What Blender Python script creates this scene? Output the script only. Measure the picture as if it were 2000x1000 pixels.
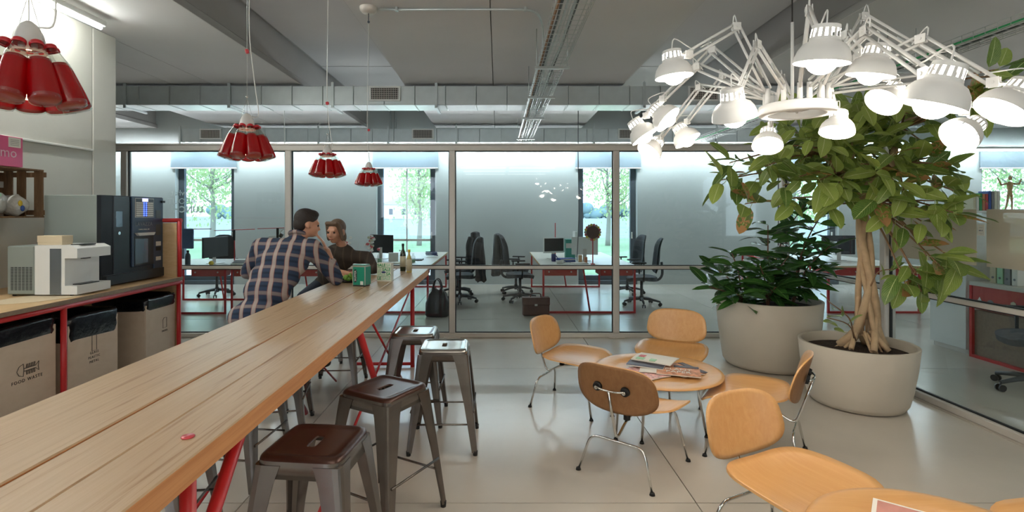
import bpy, math, random
from mathutils import Vector, Matrix, Euler
random.seed(7)
S = bpy.context.scene
COL = S.collection
for o in list(bpy.data.objects):
    bpy.data.objects.remove(o, do_unlink=True)

# ---------------------------------------------------------------- camera
EYE, FOC = 1.52, 1030.0            # eye height in metres, focal length in pixels of a 2000 wide frame
cam_d = bpy.data.cameras.new('camera'); cam = bpy.data.objects.new('camera', cam_d); COL.objects.link(cam)
cam.location = (0, 0, EYE); cam.rotation_euler = (math.pi/2, 0, 0)
cam_d.sensor_width = 36; cam_d.lens = 36*FOC/2000
cam_d.shift_x = 27/2000; cam_d.shift_y = -83/2000
cam_d.clip_start = 0.05; cam_d.clip_end = 400
S.camera = cam

def at(x, y, d):
    """point of the place that stands d metres into the room, on the sight line of a measured pixel"""
    return Vector(((x-973)*d/FOC, d, EYE-(y-417)*d/FOC))

# ---------------------------------------------------------------- sky, exposure
W = bpy.data.worlds.new('sky'); S.world = W; W.use_nodes = True
bg = W.node_tree.nodes['Background']
bg.inputs[0].default_value = (0.78, 0.89, 1.0, 1); bg.inputs[1].default_value = 3.6
S.view_settings.view_transform = 'Standard'; S.view_settings.look = 'None'
S.view_settings.exposure = 0.8; S.view_settings.gamma = 1.0; S.view_settings.use_curve_mapping = False
L_WALL, L_BACK, L_BULB, L_FILL, L_PEND = 44.0, 56.0, 22.0, 3.0, 6.0     # lamp radiances, added fill panels among them

# ---------------------------------------------------------------- materials
def lin(h):
    h = h.lstrip('#'); c = [int(h[i:i+2], 16)/255 for i in (0, 2, 4)]
    return tuple(x/12.92 if x <= .04045 else ((x+.055)/1.055)**2.4 for x in c) + (1,)
MATS = {}
def newmat(name):
    m = bpy.data.materials.new(name); m.use_nodes = True; MATS[name] = m
    nt = m.node_tree; b = nt.nodes['Principled BSDF']
    return m, nt, b
def N(nt, t, **kw):
    n = nt.nodes.new(t)
    for k, v in kw.items():
        if k.startswith('i_'):
            n.inputs[int(k[2:]) if k[2:].isdigit() else k[2:].replace('_', ' ')].default_value = v
        else: setattr(n, k, v)
    return n
def ramp(nt, stops):
    r = nt.nodes.new('ShaderNodeValToRGB')
    el = r.color_ramp.elements
    while len(el) < len(stops): el.new(.5)
    for e, (p, c) in zip(el, stops): e.position = p; e.color = c
    return r
def plain(name, col, rough=.5, metal=0, var=.0, scale=8, bump=0, bscale=60, coat=0, spec=.5, coords='Object'):
    m, nt, b = newmat(name); c = lin(col)
    b.inputs['Base Color'].default_value = c; b.inputs['Roughness'].default_value = rough
    b.inputs['Metallic'].default_value = metal; b.inputs['Coat Weight'].default_value = coat
    b.inputs['Specular IOR Level'].default_value = spec
    tc = None
    if var or bump: tc = N(nt, 'ShaderNodeTexCoord')
    if var:
        n = N(nt, 'ShaderNodeTexNoise'); n.inputs['Scale'].default_value = scale; n.inputs['Detail'].default_value = 6
        nt.links.new(tc.outputs[coords], n.inputs['Vector'])
        r = ramp(nt, [(.3, tuple(x*(1-var) for x in c[:3])+(1,)), (.7, tuple(min(1, x*(1+var)) for x in c[:3])+(1,))])
        nt.links.new(n.outputs['Fac'], r.inputs[0]); nt.links.new(r.outputs[0], b.inputs['Base Color'])
    if bump:
        n = N(nt, 'ShaderNodeTexNoise'); n.inputs['Scale'].default_value = bscale; n.inputs['Detail'].default_value = 5
        nt.links.new(tc.outputs[coords], n.inputs['Vector'])
        bp = N(nt, 'ShaderNodeBump'); bp.inputs['Strength'].default_value = bump; bp.inputs['Distance'].default_value = .01
        nt.links.new(n.outputs['Fac'], bp.inputs['Height']); nt.links.new(bp.outputs[0], b.inputs['Normal'])
    return m
def wood(name, c1, c2, scale=(30, 30, 1.5), rough=.45, contrast=(.35, .7), rings=3.0, coat=0, knots=None):
    m, nt, b = newmat(name); tc = N(nt, 'ShaderNodeTexCoord'); mp = N(nt, 'ShaderNodeMapping')
    mp.inputs['Scale'].default_value = scale
    nt.links.new(tc.outputs['Object'], mp.inputs[0])
    n = N(nt, 'ShaderNodeTexNoise'); n.inputs['Scale'].default_value = 1.0; n.inputs['Detail'].default_value = 7
    n.inputs['Roughness'].default_value = .62; n.inputs['Distortion'].default_value = rings*.25
    nt.links.new(mp.outputs[0], n.inputs['Vector'])
    r = ramp(nt, [(contrast[0], lin(c2)), (contrast[1], lin(c1))])
    nt.links.new(n.outputs['Fac'], r.inputs[0])
    out = r.outputs[0]
    if knots:
        v = N(nt, 'ShaderNodeTexNoise'); v.inputs['Scale'].default_value = .5; v.inputs['Detail'].default_value = 2; v.inputs['Distortion'].default_value = 1.2
        nt.links.new(mp.outputs[0], v.inputs['Vector'])
        r2 = ramp(nt, [(.28, lin(knots)), (.42, (1, 1, 1, 1))])
        nt.links.new(v.outputs['Fac'], r2.inputs[0])
        mx = N(nt, 'ShaderNodeMix', data_type='RGBA', blend_type='MULTIPLY'); mx.inputs[0].default_value = .8
        nt.links.new(out, mx.inputs[6]); nt.links.new(r2.outputs[0], mx.inputs[7]); out = mx.outputs[2]
    nt.links.new(out, b.inputs['Base Color']); b.inputs['Roughness'].default_value = rough; b.inputs['Coat Weight'].default_value = coat
    b.inputs['Coat Roughness'].default_value = .25
    bp = N(nt, 'ShaderNodeBump'); bp.inputs['Strength'].default_value = .12; bp.inputs['Distance'].default_value = .004
    nt.links.new(n.outputs['Fac'], bp.inputs['Height']); nt.links.new(bp.outputs[0], b.inputs['Normal'])
    return m
def emit(name, col, strength):
    m, nt, b = newmat(name); nt.nodes.remove(b)
    e = N(nt, 'ShaderNodeEmission'); e.inputs[0].default_value = lin(col); e.inputs[1].default_value = strength
    nt.links.new(e.outputs[0], nt.nodes['Material Output'].inputs[0]); return m
def pane_glass(name, tint='f2f7f6', refl=1.0, haze=0.0, hcol='e8e4da'):
    """thin clear sheet: straight transmission and a Fresnel mirror"""
    m, nt, b = newmat(name); nt.nodes.remove(b)
    t = N(nt, 'ShaderNodeBsdfTransparent'); t.inputs[0].default_value = lin(tint)
    g = N(nt, 'ShaderNodeBsdfGlossy'); g.inputs['Roughness'].default_value = 0.0
    f = N(nt, 'ShaderNodeFresnel'); f.inputs[0].default_value = 1.45
    mu = N(nt, 'ShaderNodeMath', operation='MULTIPLY'); mu.inputs[1].default_value = refl
    ge = N(nt, 'ShaderNodeNewGeometry'); fr = N(nt, 'ShaderNodeMath', operation='SUBTRACT'); fr.inputs[0].default_value = 1.0; nt.links.new(ge.outputs['Backfacing'], fr.inputs[1])
    m0_ = N(nt, 'ShaderNodeMath', operation='MULTIPLY'); nt.links.new(f.outputs[0], m0_.inputs[0]); nt.links.new(fr.outputs[0], m0_.inputs[1]); nt.links.new(m0_.outputs[0], mu.inputs[0])
    mx = N(nt, 'ShaderNodeMixShader'); nt.links.new(mu.outputs[0], mx.inputs[0])
    nt.links.new(t.outputs[0], mx.inputs[1]); nt.links.new(g.outputs[0], mx.inputs[2]); out = mx
    if haze:
        d = N(nt, 'ShaderNodeBsdfDiffuse'); d.inputs[0].default_value = lin(hcol)
        tl = N(nt, 'ShaderNodeBsdfTranslucent'); tl.inputs[0].default_value = lin(hcol)
        a = N(nt, 'ShaderNodeAddShader'); m0 = N(nt, 'ShaderNodeMixShader'); m0.inputs[0].default_value = .5
        nt.links.new(d.outputs[0], m0.inputs[1]); nt.links.new(tl.outputs[0], m0.inputs[2])
        m2 = N(nt, 'ShaderNodeMixShader'); m2.inputs[0].default_value = haze
        nt.links.new(mx.outputs[0], m2.inputs[1]); nt.links.new(m0.outputs[0], m2.inputs[2]); out = m2; nt.nodes.remove(a)
    nt.links.new(out.outputs[0], nt.nodes['Material Output'].inputs[0]); return m
def two_sided(name, col, trans=.35, rough=.4, spec=.4):
    """thin sheet that lets light through"""
    m, nt, b = newmat(name); b.inputs['Base Color'].default_value = lin(col); b.inputs['Roughness'].default_value = rough
    b.inputs['Specular IOR Level'].default_value = spec
    t = N(nt, 'ShaderNodeBsdfTranslucent'); t.inputs[0].default_value = lin(col)
    mx = N(nt, 'ShaderNodeMixShader'); mx.inputs[0].default_value = trans
    nt.links.new(b.outputs[0], mx.inputs[1]); nt.links.new(t.outputs[0], mx.inputs[2])
    nt.links.new(mx.outputs[0], nt.nodes['Material Output'].inputs[0]); return m
def leaf_mat(name, base, alt, rib, trans=.25, rough=.38, blotch=None):
    m, nt, b = newmat(name); uv = N(nt, 'ShaderNodeUVMap'); sp = N(nt, 'ShaderNodeSeparateXYZ')
    nt.links.new(uv.outputs[0], sp.inputs[0])
    oi = N(nt, 'ShaderNodeObjectInfo')
    tc = N(nt, 'ShaderNodeTexCoord')
    no = N(nt, 'ShaderNodeTexNoise'); no.inputs['Scale'].default_value = 9; nt.links.new(tc.outputs['Object'], no.inputs['Vector'])
    ad = N(nt, 'ShaderNodeMath', operation='MULTIPLY_ADD'); ad.inputs[1].default_value = .45; ad.inputs[2].default_value = -.1
    nt.links.new(no.outputs['Fac'], ad.inputs[0])
    a2 = N(nt, 'ShaderNodeMath', operation='MULTIPLY_ADD'); a2.inputs[1].default_value = .8; nt.links.new(oi.outputs['Random'], a2.inputs[0]); nt.links.new(ad.outputs[0], a2.inputs[2])
    r = ramp(nt, [(.1, lin(base)), (.9, lin(alt))]); nt.links.new(a2.outputs[0], r.inputs[0])
    # midrib and side veins
    d = N(nt, 'ShaderNodeMath', operation='SUBTRACT'); d.inputs[1].default_value = .5; nt.links.new(sp.outputs[0], d.inputs[0])
    ab = N(nt, 'ShaderNodeMath', operation='ABSOLUTE'); nt.links.new(d.outputs[0], ab.inputs[0])
    lt = N(nt, 'ShaderNodeMath', operation='LESS_THAN'); lt.inputs[1].default_value = .025; nt.links.new(ab.outputs[0], lt.inputs[0])
    vv = N(nt, 'ShaderNodeMath', operation='MULTIPLY_ADD'); vv.inputs[1].default_value = -.9; nt.links.new(ab.outputs[0], vv.inputs[0]); nt.links.new(sp.outputs[1], vv.inputs[2])
    v8 = N(nt, 'ShaderNodeMath', operation='MULTIPLY'); v8.inputs[1].default_value = 9; nt.links.new(vv.outputs[0], v8.inputs[0])
    fr = N(nt, 'ShaderNodeMath', operation='FRACT'); nt.links.new(v8.outputs[0], fr.inputs[0])
    l2 = N(nt, 'ShaderNodeMath', operation='LESS_THAN'); l2.inputs[1].default_value = .13; nt.links.new(fr.outputs[0], l2.inputs[0])
    m2 = N(nt, 'ShaderNodeMath', operation='MULTIPLY'); m2.inputs[1].default_value = .4; nt.links.new(l2.outputs[0], m2.inputs[0])
    mm = N(nt, 'ShaderNodeMath', operation='MAXIMUM'); nt.links.new(lt.outputs[0], mm.inputs[0]); nt.links.new(m2.outputs[0], mm.inputs[1])
    mx = N(nt, 'ShaderNodeMix', data_type='RGBA'); nt.links.new(mm.outputs[0], mx.inputs[0]); nt.links.new(r.outputs[0], mx.inputs[6]); mx.inputs[7].default_value = lin(rib)
    col = mx.outputs[2]
    if blotch:
        nb = N(nt, 'ShaderNodeTexNoise'); nb.inputs['Scale'].default_value = 7; nt.links.new(tc.outputs['Object'], nb.inputs['Vector'])
        rb = ramp(nt, [(.5, (0, 0, 0, 1)), (.56, (1, 1, 1, 1))]); nt.links.new(nb.outputs['Fac'], rb.inputs[0])
        m3 = N(nt, 'ShaderNodeMix', data_type='RGBA'); nt.links.new(rb.outputs[0], m3.inputs[0]); nt.links.new(col, m3.inputs[6]); m3.inputs[7].default_value = lin(blotch); col = m3.outputs[2]
    nt.links.new(col, b.inputs['Base Color']); b.inputs['Roughness'].default_value = rough
    t = N(nt, 'ShaderNodeBsdfTranslucent'); nt.links.new(col, t.inputs[0])
    ms = N(nt, 'ShaderNodeMixShader'); ms.inputs[0].default_value = trans
    nt.links.new(b.outputs[0], ms.inputs[1]); nt.links.new(t.outputs[0], ms.inputs[2])
    nt.links.new(ms.outputs[0], nt.nodes['Material Output'].inputs[0]); return m

plain('floor', 'c6beb2', .22, var=.07, scale=1.3, coat=.0)
plain('floor_joint', '6e675c', .8)
plain('concrete', 'b9b8b2', .8, var=.08, scale=2.2, bump=.15, bscale=25)
plain('concrete_wall', 'cfcdc4', .75, var=.05, scale=1.7, bump=.12, bscale=18)
plain('ceiling', 'd4d2d2', .85, var=.05, scale=.8)
plain('beam', 'b0aeac', .85, var=.06, scale=1.1)
plain('plaster', 'c3c9c8', .8, var=.03, scale=.9)
plain('aluminium', 'd3ccc4', .42, metal=.15)
plain('dark_metal', '525b63', .45)
plain('oak_groove', '94643c', .7)
plain('gasket', '1c1e20', .6)
plain('galvanised', 'c9d0d0', .38, metal=.6, var=.10, scale=3.5)
plain('steel_wire', 'c3c8c6', .35, metal=.8)
plain('grille_dark', '2a2d2e', .8)
plain('white_metal', 'e8e8e4', .4)
plain('white_paint', 'dfe0dc', .5)
plain('red_paint', 'c22a2c', .35)
plain('red_cap', 'b8242c', .35)
plain('black_plastic', '17181a', .35)
plain('black_mesh', '22252a', .75, bump=.3, bscale=300)
plain('grey_plastic', '4a4d50', .45)
plain('black_bag', '101217', .22, bump=.8, bscale=14)
plain('chrome', 'd9d9d6', .07, metal=1)
plain('gunmetal', '7d7671', .27, metal=.92, var=.12, scale=9)
plain('gunmetal_bright', 'a7a49f', .2, metal=.95, var=.08, scale=9)
plain('brown_lacquer', '4a2f26', .28, metal=.35)
plain('rubber', '121212', .6)
plain('brushed_blue', '7d8790', .25, metal=.7)
plain('machine_side', '97a09a', .35, metal=.2)
plain('machine_dark', '20242a', .3)
plain('machine_panel', '36475f', .28)
plain('paper', 'e9e5dc', .7)
plain('print_grey', '8a8c8e', .7)
plain('pink', 'e0608f', .5)
plain('pink_text', 'eec6d4', .5)
plain('pot', 'cabfaf', .8, var=.05, scale=2.5, bump=.1, bscale=35)
plain('soil', '3a2a20', .95, var=.45, scale=60, bump=1, bscale=70)
plain('bark', 'c3a582', .75, var=.14, scale=14, bump=.35, bscale=45)
plain('twig', '8b6a4c', .75, var=.15, scale=20)
plain('twig_green', '76804c', .6)
plain('stem_brown', '6b4a35', .7, var=.15, scale=30)
plain('skin', 'c99478', .5, var=.05, scale=8)
plain('hair_dark', '2a201c', .6, bump=.6, bscale=90)
plain('hair_brown', '6f5a48', .6, bump=.6, bscale=80)
plain('lips', 'a5604f', .5)
plain('eye', '2a221e', .3)
plain('jeans', '2c3442', .85, var=.15, scale=20)
plain('boots', '1d1a18', .5)
plain('green_tin', '0f8a6e', .35)
plain('tin_edge', 'b9b5a6', .3, metal=.6)
plain('green_ink', '2a9a57', .6)
plain('pale_green_ink', 'a8d4b0', .6)
plain('navy_ink', '26336e', .5)
plain('black_ink', '232020', .6)
plain('carton', 'e4e4d4', .65)
plain('bottle_green', '26301a', .12, coat=.5)
plain('bottle_gold', 'c9b56a', .15, coat=.5)
plain('label_cream', 'cfc6aa', .6)
plain('salad', '8cc152', .5, var=.25, scale=40)
plain('bread', 'd8b48c', .8)
plain('terracotta', 'c9815c', .6)
plain('red_chip', 'c8444c', .3)
plain('cardboard', 'd6c3a4', .8)
plain('plastic_bag', 'd9d9d4', .25, var=.08, scale=20, bump=1, bscale=30)
plain('yellow', 'e3c53a', .5)
plain('blue', '3c5fae', .5)
plain('teal', '2f9c8c', .5)
plain('desk_top', 'd6d3c8', .35)
plain('desk_edge', 'c9b489', .6)
plain('red_shell', 'b8433c', .5)
plain('brown_leather', '5a342c', .5, var=.15, scale=9)
plain('grey_cloth', '5c5f63', .9, var=.2, scale=16, bump=.4, bscale=30)
plain('dark_cloth', '26272d', .9, var=.2, scale=16, bump=.4, bscale=30)
plain('blue_cloth', '55688a', .9, var=.15, scale=12)
plain('lawn', '84a078', .95, var=.2, scale=.6, coords='Object')
plain('field', '8f9590', .95, var=.12, scale=.25)
plain('paving', 'd8d6d0', .9)
plain('distant_leaf', '7f9698', .95, var=.2, scale=.4)
plain('tree_bark', '948d86', .9)
plain('wall_render', 'e6e2da', .8)
plain('roof_red', 'c4b5ae', .8)
two_sided('tree_leaf', 'bccb98', .5)
two_sided('blind', 'a5b3bd', .5, .8)
two_sided('opal', 'e9e9e6', .4, .3)
plain('shade_white', 'eaeae8', .35)
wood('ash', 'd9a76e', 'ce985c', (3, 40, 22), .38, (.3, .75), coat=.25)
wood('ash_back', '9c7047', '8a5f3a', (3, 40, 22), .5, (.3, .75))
wood('oak_top', 'c8ab8a', 'b6956f', (60, 2.4, 20), .42, (.2, .8), knots='cdb596', coat=.1)
wood('oak_side', 'd69a66', 'c07f4c', (38, 1.6, 60), .5, (.3, .7))
wood('ply', 'd8b78a', 'c8a475', (8, 2.0, 30), .5, (.3, .7))
wood('ply_pale', 'd9c7b3', 'cfbba5', (8, 4, 9), .6, (.3, .7))
wood('crate_wood', '8a6a4a', '5e4530', (20, 20, 4), .8, (.3, .7))
plain('ply_edge', '8d7a68', .7, var=.1, scale=40)
leaf_mat('ficus_leaf', '557730', 'a2b458', 'cdd699')
leaf_mat('ficus_leaf_burnt', '5d7430', '7f8f3c', 'b9c67a', blotch='b98a5a')
leaf_mat('rubber_leaf', '1f3f1e', '42702f', '6d9350', .12, .25)
pane_glass('glass', 'eaf1f2', 1.3)
pane_glass('window_glass', 'e6eef4', 1.2)
pane_glass('bottle_glass', 'f0f0ee', 1.6)
pane_glass('film', 'e8e4da', .8, haze=.72, hcol='d9d0c0')
pane_glass('lettering_film', 'ffffff', .2, haze=.8, hcol='eef2f0')
emit('lamp_wall', 'fbfff9', L_WALL)
emit('lamp_back', 'f4fbff', L_BACK)
emit('lamp_bulb', 'fff4e4', L_BULB)
emit('lamp_fill', 'fff6e6', L_FILL)  # glow of the added fill panels
emit('lamp_pendant', 'ffd9b0', L_PEND)
emit('led_blue', '4058ff', 3.0)
emit('screen_glow', 'c8c4ff', 1.2)
# red liquor seen by transmitted light
m, nt, b = newmat('red_liquor'); b.inputs['Base Color'].default_value = lin('8a0a13'); b.inputs['Roughness'].default_value = .08
b.inputs['Coat Weight'].default_value = .6; b.inputs['Coat Roughness'].default_value = .04
t = N(nt, 'ShaderNodeBsdfTranslucent'); t.inputs[0].default_value = lin('e01420')
no = N(nt, 'ShaderNodeTexNoise'); no.inputs['Scale'].default_value = 420; tc = N(nt, 'ShaderNodeTexCoord'); nt.links.new(tc.outputs['Object'], no.inputs['Vector'])
bp = N(nt, 'ShaderNodeBump'); bp.inputs['Strength'].default_value = .25; bp.inputs['Distance'].default_value = .002; nt.links.new(no.outputs['Fac'], bp.inputs['Height']); nt.links.new(bp.outputs[0], b.inputs['Normal'])
mx = N(nt, 'ShaderNodeMixShader'); mx.inputs[0].default_value = .38
nt.links.new(b.outputs[0], mx.inputs[1]); nt.links.new(t.outputs[0], mx.inputs[2]); nt.links.new(mx.outputs[0], nt.nodes['Material Output'].inputs[0])
def plaid(name, ground, dark, pale, line, sx, sz, wx, wz):
    """woven check: pale bands with a coloured edge, in the cloth's own directions"""
    m, nt, b = newmat(name); tc = N(nt, 'ShaderNodeTexCoord'); sp = N(nt, 'ShaderNodeSeparateXYZ'); nt.links.new(tc.outputs['Object'], sp.inputs[0])
    def band(out, s, w, soft):
        a = N(nt, 'ShaderNodeMath', operation='MULTIPLY'); a.inputs[1].default_value = s; nt.links.new(out, a.inputs[0])
        f = N(nt, 'ShaderNodeMath', operation='PINGPONG'); f.inputs[1].default_value = .5; nt.links.new(a.outputs[0], f.inputs[0])
        r = ramp(nt, [(w, (1, 1, 1, 1)), (w+soft, (0, 0, 0, 1))]); nt.links.new(f.outputs[0], r.inputs[0]); return r.outputs[0]
    bx, bz = band(sp.outputs[0], sx, wx, .03), band(sp.outputs[2], sz, wz, .03)
    ex, ez = band(sp.outputs[0], sx, wx+.05, .02), band(sp.outputs[2], sz, wz+.05, .02)
    def mix(fac, a, col, k=1.0):
        mu = N(nt, 'ShaderNodeMath', operation='MULTIPLY'); mu.inputs[1].default_value = k; nt.links.new(fac, mu.inputs[0])
        x = N(nt, 'ShaderNodeMix', data_type='RGBA'); nt.links.new(mu.outputs[0], x.inputs[0])
        if isinstance(a, tuple): x.inputs[6].default_value = a
        else: nt.links.new(a, x.inputs[6])
        x.inputs[7].default_value = lin(col); return x.outputs[2]
    c = mix(band(sp.outputs[2], sz*2, .12, .1), lin(ground), dark, .6)
    c = mix(ez, c, line, .18); c = mix(bz, c, pale, .30); c = mix(ex, c, line, .55); c = mix(bx, c, pale, .62)
    nt.links.new(c, b.inputs['Base Color']); b.inputs['Roughness'].default_value = .9
    return m
plaid('plaid_shirt', '2d3d55', '1b2534', 'bdb9b0', 'a8604f', 10.5, 9.5, .13, .10)
plaid('striped_dark', '322c28', '2a2522', '5a4d42', '463c34', 13.0, .001, .06, .0)
M = MATS

# ---------------------------------------------------------------- mesh building
class MB:
    def __init__(s): s.v = []; s.f = []; s.m = []; s.s = []; s.uv = {}
    def add(s, vs, fs, mi=0, sm=False, T=None):
        o = len(s.v)
        s.v += [tuple(T @ Vector(p)) if T is not None else tuple(p) for p in vs]
        for f in fs: s.f.append(tuple(i+o for i in f)); s.m.append(mi); s.s.append(sm)
        return s
    def box(s, c, d, R=None, bev=0, mi=0):
        hx, hy, hz = (x/2 for x in d); c = Vector(c)
        if not bev:
            vs = [Vector((x*hx, y*hy, z*hz)) for z in (-1, 1) for y in (-1, 1) for x in (-1, 1)]
            fs = [(0, 2, 3, 1), (4, 5, 7, 6), (0, 1, 5, 4), (2, 6, 7, 3), (0, 4, 6, 2), (1, 3, 7, 5)]
        else:
            bev = min(bev, hx*.98, hy*.98, hz*.98); vs = []; idx = {}
            for z in (-1, 1):
                for y in (-1, 1):
                    for x in (-1, 1):
                        for ax in range(3):
                            p = [x*(hx-bev), y*(hy-bev), z*(hz-bev)]; p[ax] = (x*hx, y*hy, z*hz)[ax]
                            idx[(x, y, z, ax)] = len(vs); vs.append(Vector(p))
            fs = []
            def quad(ax, sg):
                o = [a for a in range(3) if a != ax]; r = []
                for a, bb in ((-1, -1), (1, -1), (1, 1), (-1, 1)):
                    k = [0, 0, 0]; k[ax] = sg; k[o[0]] = a; k[o[1]] = bb; r.append(idx[(k[0], k[1], k[2], ax)])
                flip = (sg > 0) == (ax == 1)
                return tuple(reversed(r)) if flip else tuple(r)
            for ax in range(3):
                for sg in (-1, 1): fs.append(quad(ax, sg))
            for ax in range(3):          # edges along ax
                o = [a for a in range(3) if a != ax]
                for a in (-1, 1):
                    for bb in (-1, 1):
                        r = []
                        for e, w in ((-1, o[0]), (1, o[0]), (1, o[1]), (-1, o[1])):
                            k = [0, 0, 0]; k[ax] = e; k[o[0]] = a; k[o[1]] = bb; r.append(idx[(k[0], k[1], k[2], w)])
                        fs.append(tuple(r))
            for x in (-1, 1):
                for y in (-1, 1):
                    for z in (-1, 1): fs.append(tuple(idx[(x, y, z, a)] for a in range(3)))
            fx = []
            for f in fs:
                a, b_, c_ = vs[f[0]], vs[f[1]], vs[f[2]]
                n = (b_-a).cross(c_-a); mid = sum((vs[i] for i in f), Vector())/len(f)
                fx.append(f if n.dot(mid) > 0 else tuple(reversed(f)))
            fs = fx
        if R is not None: vs = [R @ p for p in vs]
        return s.add([c+p for p in vs], fs, mi)
    def bb(s, x0, x1, y0, y1, z0, z1, bev=0, mi=0):
        return s.box(((x0+x1)/2, (y0+y1)/2, (z0+z1)/2), (x1-x0, y1-y0, z1-z0), None, bev, mi)
    def tube(s, pts, r, seg=8, cap=True, mi=0, closed=False, sm=True, flat=None):
        pts = [Vector(p) for p in pts]; n = len(pts); rs = r if isinstance(r, (list, tuple)) else [r]*n
        vs = []; fs = []; up = None
        for i, p in enumerate(pts):
            a = pts[(i-1) % n] if (closed or i) else p; b_ = pts[(i+1) % n] if (closed or i < n-1) else p
            t = (b_-a)
            t = t.normalized() if t.length > 1e-9 else Vector((0, 0, 1))
            if up is None:
                up = Vector((0, 0, 1)) if abs(t.z) < .9 else Vector((1, 0, 0))
            u = (up - t*up.dot(t)); u = u.normalized() if u.length > 1e-6 else t.orthogonal().normalized()
            up = u; w = t.cross(u)
            for k in range(seg):
                an = 2*math.pi*k/seg
                vs.append(p + (u*math.cos(an)+w*math.sin(an)*(flat or 1))*rs[i])
        for i in range(n if closed else n-1):
            j = (i+1) % n
            for k in range(seg):
                k2 = (k+1) % seg
                fs.append((i*seg+k, i*seg+k2, j*seg+k2, j*seg+k))
        o = len(s.v); s.add(vs, fs, mi, sm)
        if cap and not closed:
            s.f.append(tuple(o+k for k in reversed(range(seg)))); s.m.append(mi); s.s.append(False)
            s.f.append(tuple(o+(n-1)*seg+k for k in range(seg))); s.m.append(mi); s.s.append(False)
        return s
    def cyl(s, a, b_, r0, r1=None, seg=12, mi=0): return s.tube([a, b_], [r0, r0 if r1 is None else r1], seg, True, mi)
    def lathe(s, prof, seg=24, T=None, mi=0, sm=True, skip=None):
        vs = []; fs = []; n = len(prof)
        for (r, z) in prof:
            for k in range(seg):
                a = 2*math.pi*k/seg; vs.append((r*math.cos(a), r*math.sin(a), z))
        for i in range(n-1):
            for k in range(seg):
                if skip and skip(i, k): continue
                k2 = (k+1) % seg; fs.append((i*seg+k, i*seg+k2, (i+1)*seg+k2, (i+1)*seg+k))
        return s.add(vs, fs, mi, sm, T)
    def ball(s, c, r, seg=16, rings=10, mi=0, R=None):
        r = r if isinstance(r, (tuple, list)) else (r, r, r); vs = [(0, 0, -r[2])]; fs = []
        for i in range(1, rings):
            ph = -math.pi/2+math.pi*i/rings
            for k in range(seg):
                a = 2*math.pi*k/seg; vs.append((r[0]*math.cos(ph)*math.cos(a), r[1]*math.cos(ph)*math.sin(a), r[2]*math.sin(ph)))
        vs.append((0, 0, r[2])); e = len(vs)-1
        for k in range(seg):
            k2 = (k+1) % seg; fs.append((0, 1+k2, 1+k)); fs.append((e, 1+(rings-2)*seg+k, 1+(rings-2)*seg+k2))
            for i in range(rings-2): fs.append((1+i*seg+k, 1+i*seg+k2, 1+(i+1)*seg+k2, 1+(i+1)*seg+k))
        T = Matrix.Translation(Vector(c)) @ (R.to_4x4() if R is not None else Matrix.Identity(4))
        return s.add(vs, fs, mi, True, T)
    def capsule(s, a, b_, r0, r1, seg=14):
        s.tube([a, b_], [r0, r1], seg); s.ball(a, r0, seg, 8); s.ball(b_, r1, seg, 8); return s
    def loops(s, loops, cap0=True, cap1=True, mi=0, sm=False):
        """loft through closed loops of equal length"""
        n = len(loops[0]); vs = [p for L in loops for p in L]; fs = []
        for i in range(len(loops)-1):
            for k in range(n):
                k2 = (k+1) % n; fs.append((i*n+k, i*n+k2, (i+1)*n+k2, (i+1)*n+k))
        if cap0: fs.append(tuple(reversed(range(n))))
        if cap1: fs.append(tuple((len(loops)-1)*n+k for k in range(n)))
        return s.add(vs, fs, mi, sm)
    def prism(s, poly, h0, h1, ax='z', mi=0):
        """polygon extruded along an axis: z (x,y), y (x,z), x (y,z)"""
        def P(p, h): return {'z': (p[0], p[1], h), 'y': (p[0], h, p[1]), 'x': (h, p[0], p[1])}[ax]
        return s.loops([[P(p, h0) for p in poly], [P(p, h1) for p in poly]], mi=mi)
    def dish(s, fn, rings, seg, th, mi=0):
        """solid shell over a disk: fn(s, angle) -> point, s from 0 to 1"""
        top = [fn(0, 0)]; fs = []
        for i in range(1, rings+1):
            for k in range(seg): top.append(fn(i/rings, 2*math.pi*k/seg))
        top = [Vector(p) for p in top]; n = len(top)
        for k in range(seg): fs.append((0, 1+k, 1+(k+1) % seg))
        for i in range(rings-1):
            for k in range(seg):
                k2 = (k+1) % seg; a = 1+i*seg; b_ = a+seg; fs.append((a+k, b_+k, b_+k2, a+k2))
        nor = [Vector() for _ in top]
        for f in fs:
            nn = (top[f[1]]-top[f[0]]).cross(top[f[2]]-top[f[0]])
            for i in f: nor[i] += nn
        bot = [p - q.normalized()*th for p, q in zip(top, nor)]
        fb = [tuple(i+n for i in reversed(f)) for f in fs]
        e = 1+(rings-1)*seg
        s.add(top, fs, mi, True); o = len(s.v); s.add(bot, [tuple(i-n for i in f) for f in fb], mi, True)
        o0 = o-n
        for k in range(seg):
            k2 = (k+1) % seg
            s.f.append((o0+e+k, o+e+k, o+e+k2, o0+e+k2)); s.m.append(mi); s.s.append(False)
        return s
    def mesh(s, name, mats, uvs=None):
        me = bpy.data.meshes.new(name); me.from_pydata(s.v, [], s.f)
        mats = mats if isinstance(mats, (list, tuple)) else [mats]
        for q in mats: me.materials.append(M[q])
        me.polygons.foreach_set('material_index', s.m); me.polygons.foreach_set('use_smooth', s.s)
        if uvs:
            L = me.uv_layers.new(name='UVMap')
            for lp in me.loops: L.data[lp.index].uv = uvs[lp.vertex_index]
        me.update(); return me
    def build(s, name, mats, parent=None, loc=None, rot=None):
        o = bpy.data.objects.new(name, s.mesh(name, mats)); COL.objects.link(o)
        if loc is not None: o.location = loc
        if rot is not None: o.rotation_euler = rot
        if parent is not None: o.parent = parent
        return o
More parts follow.
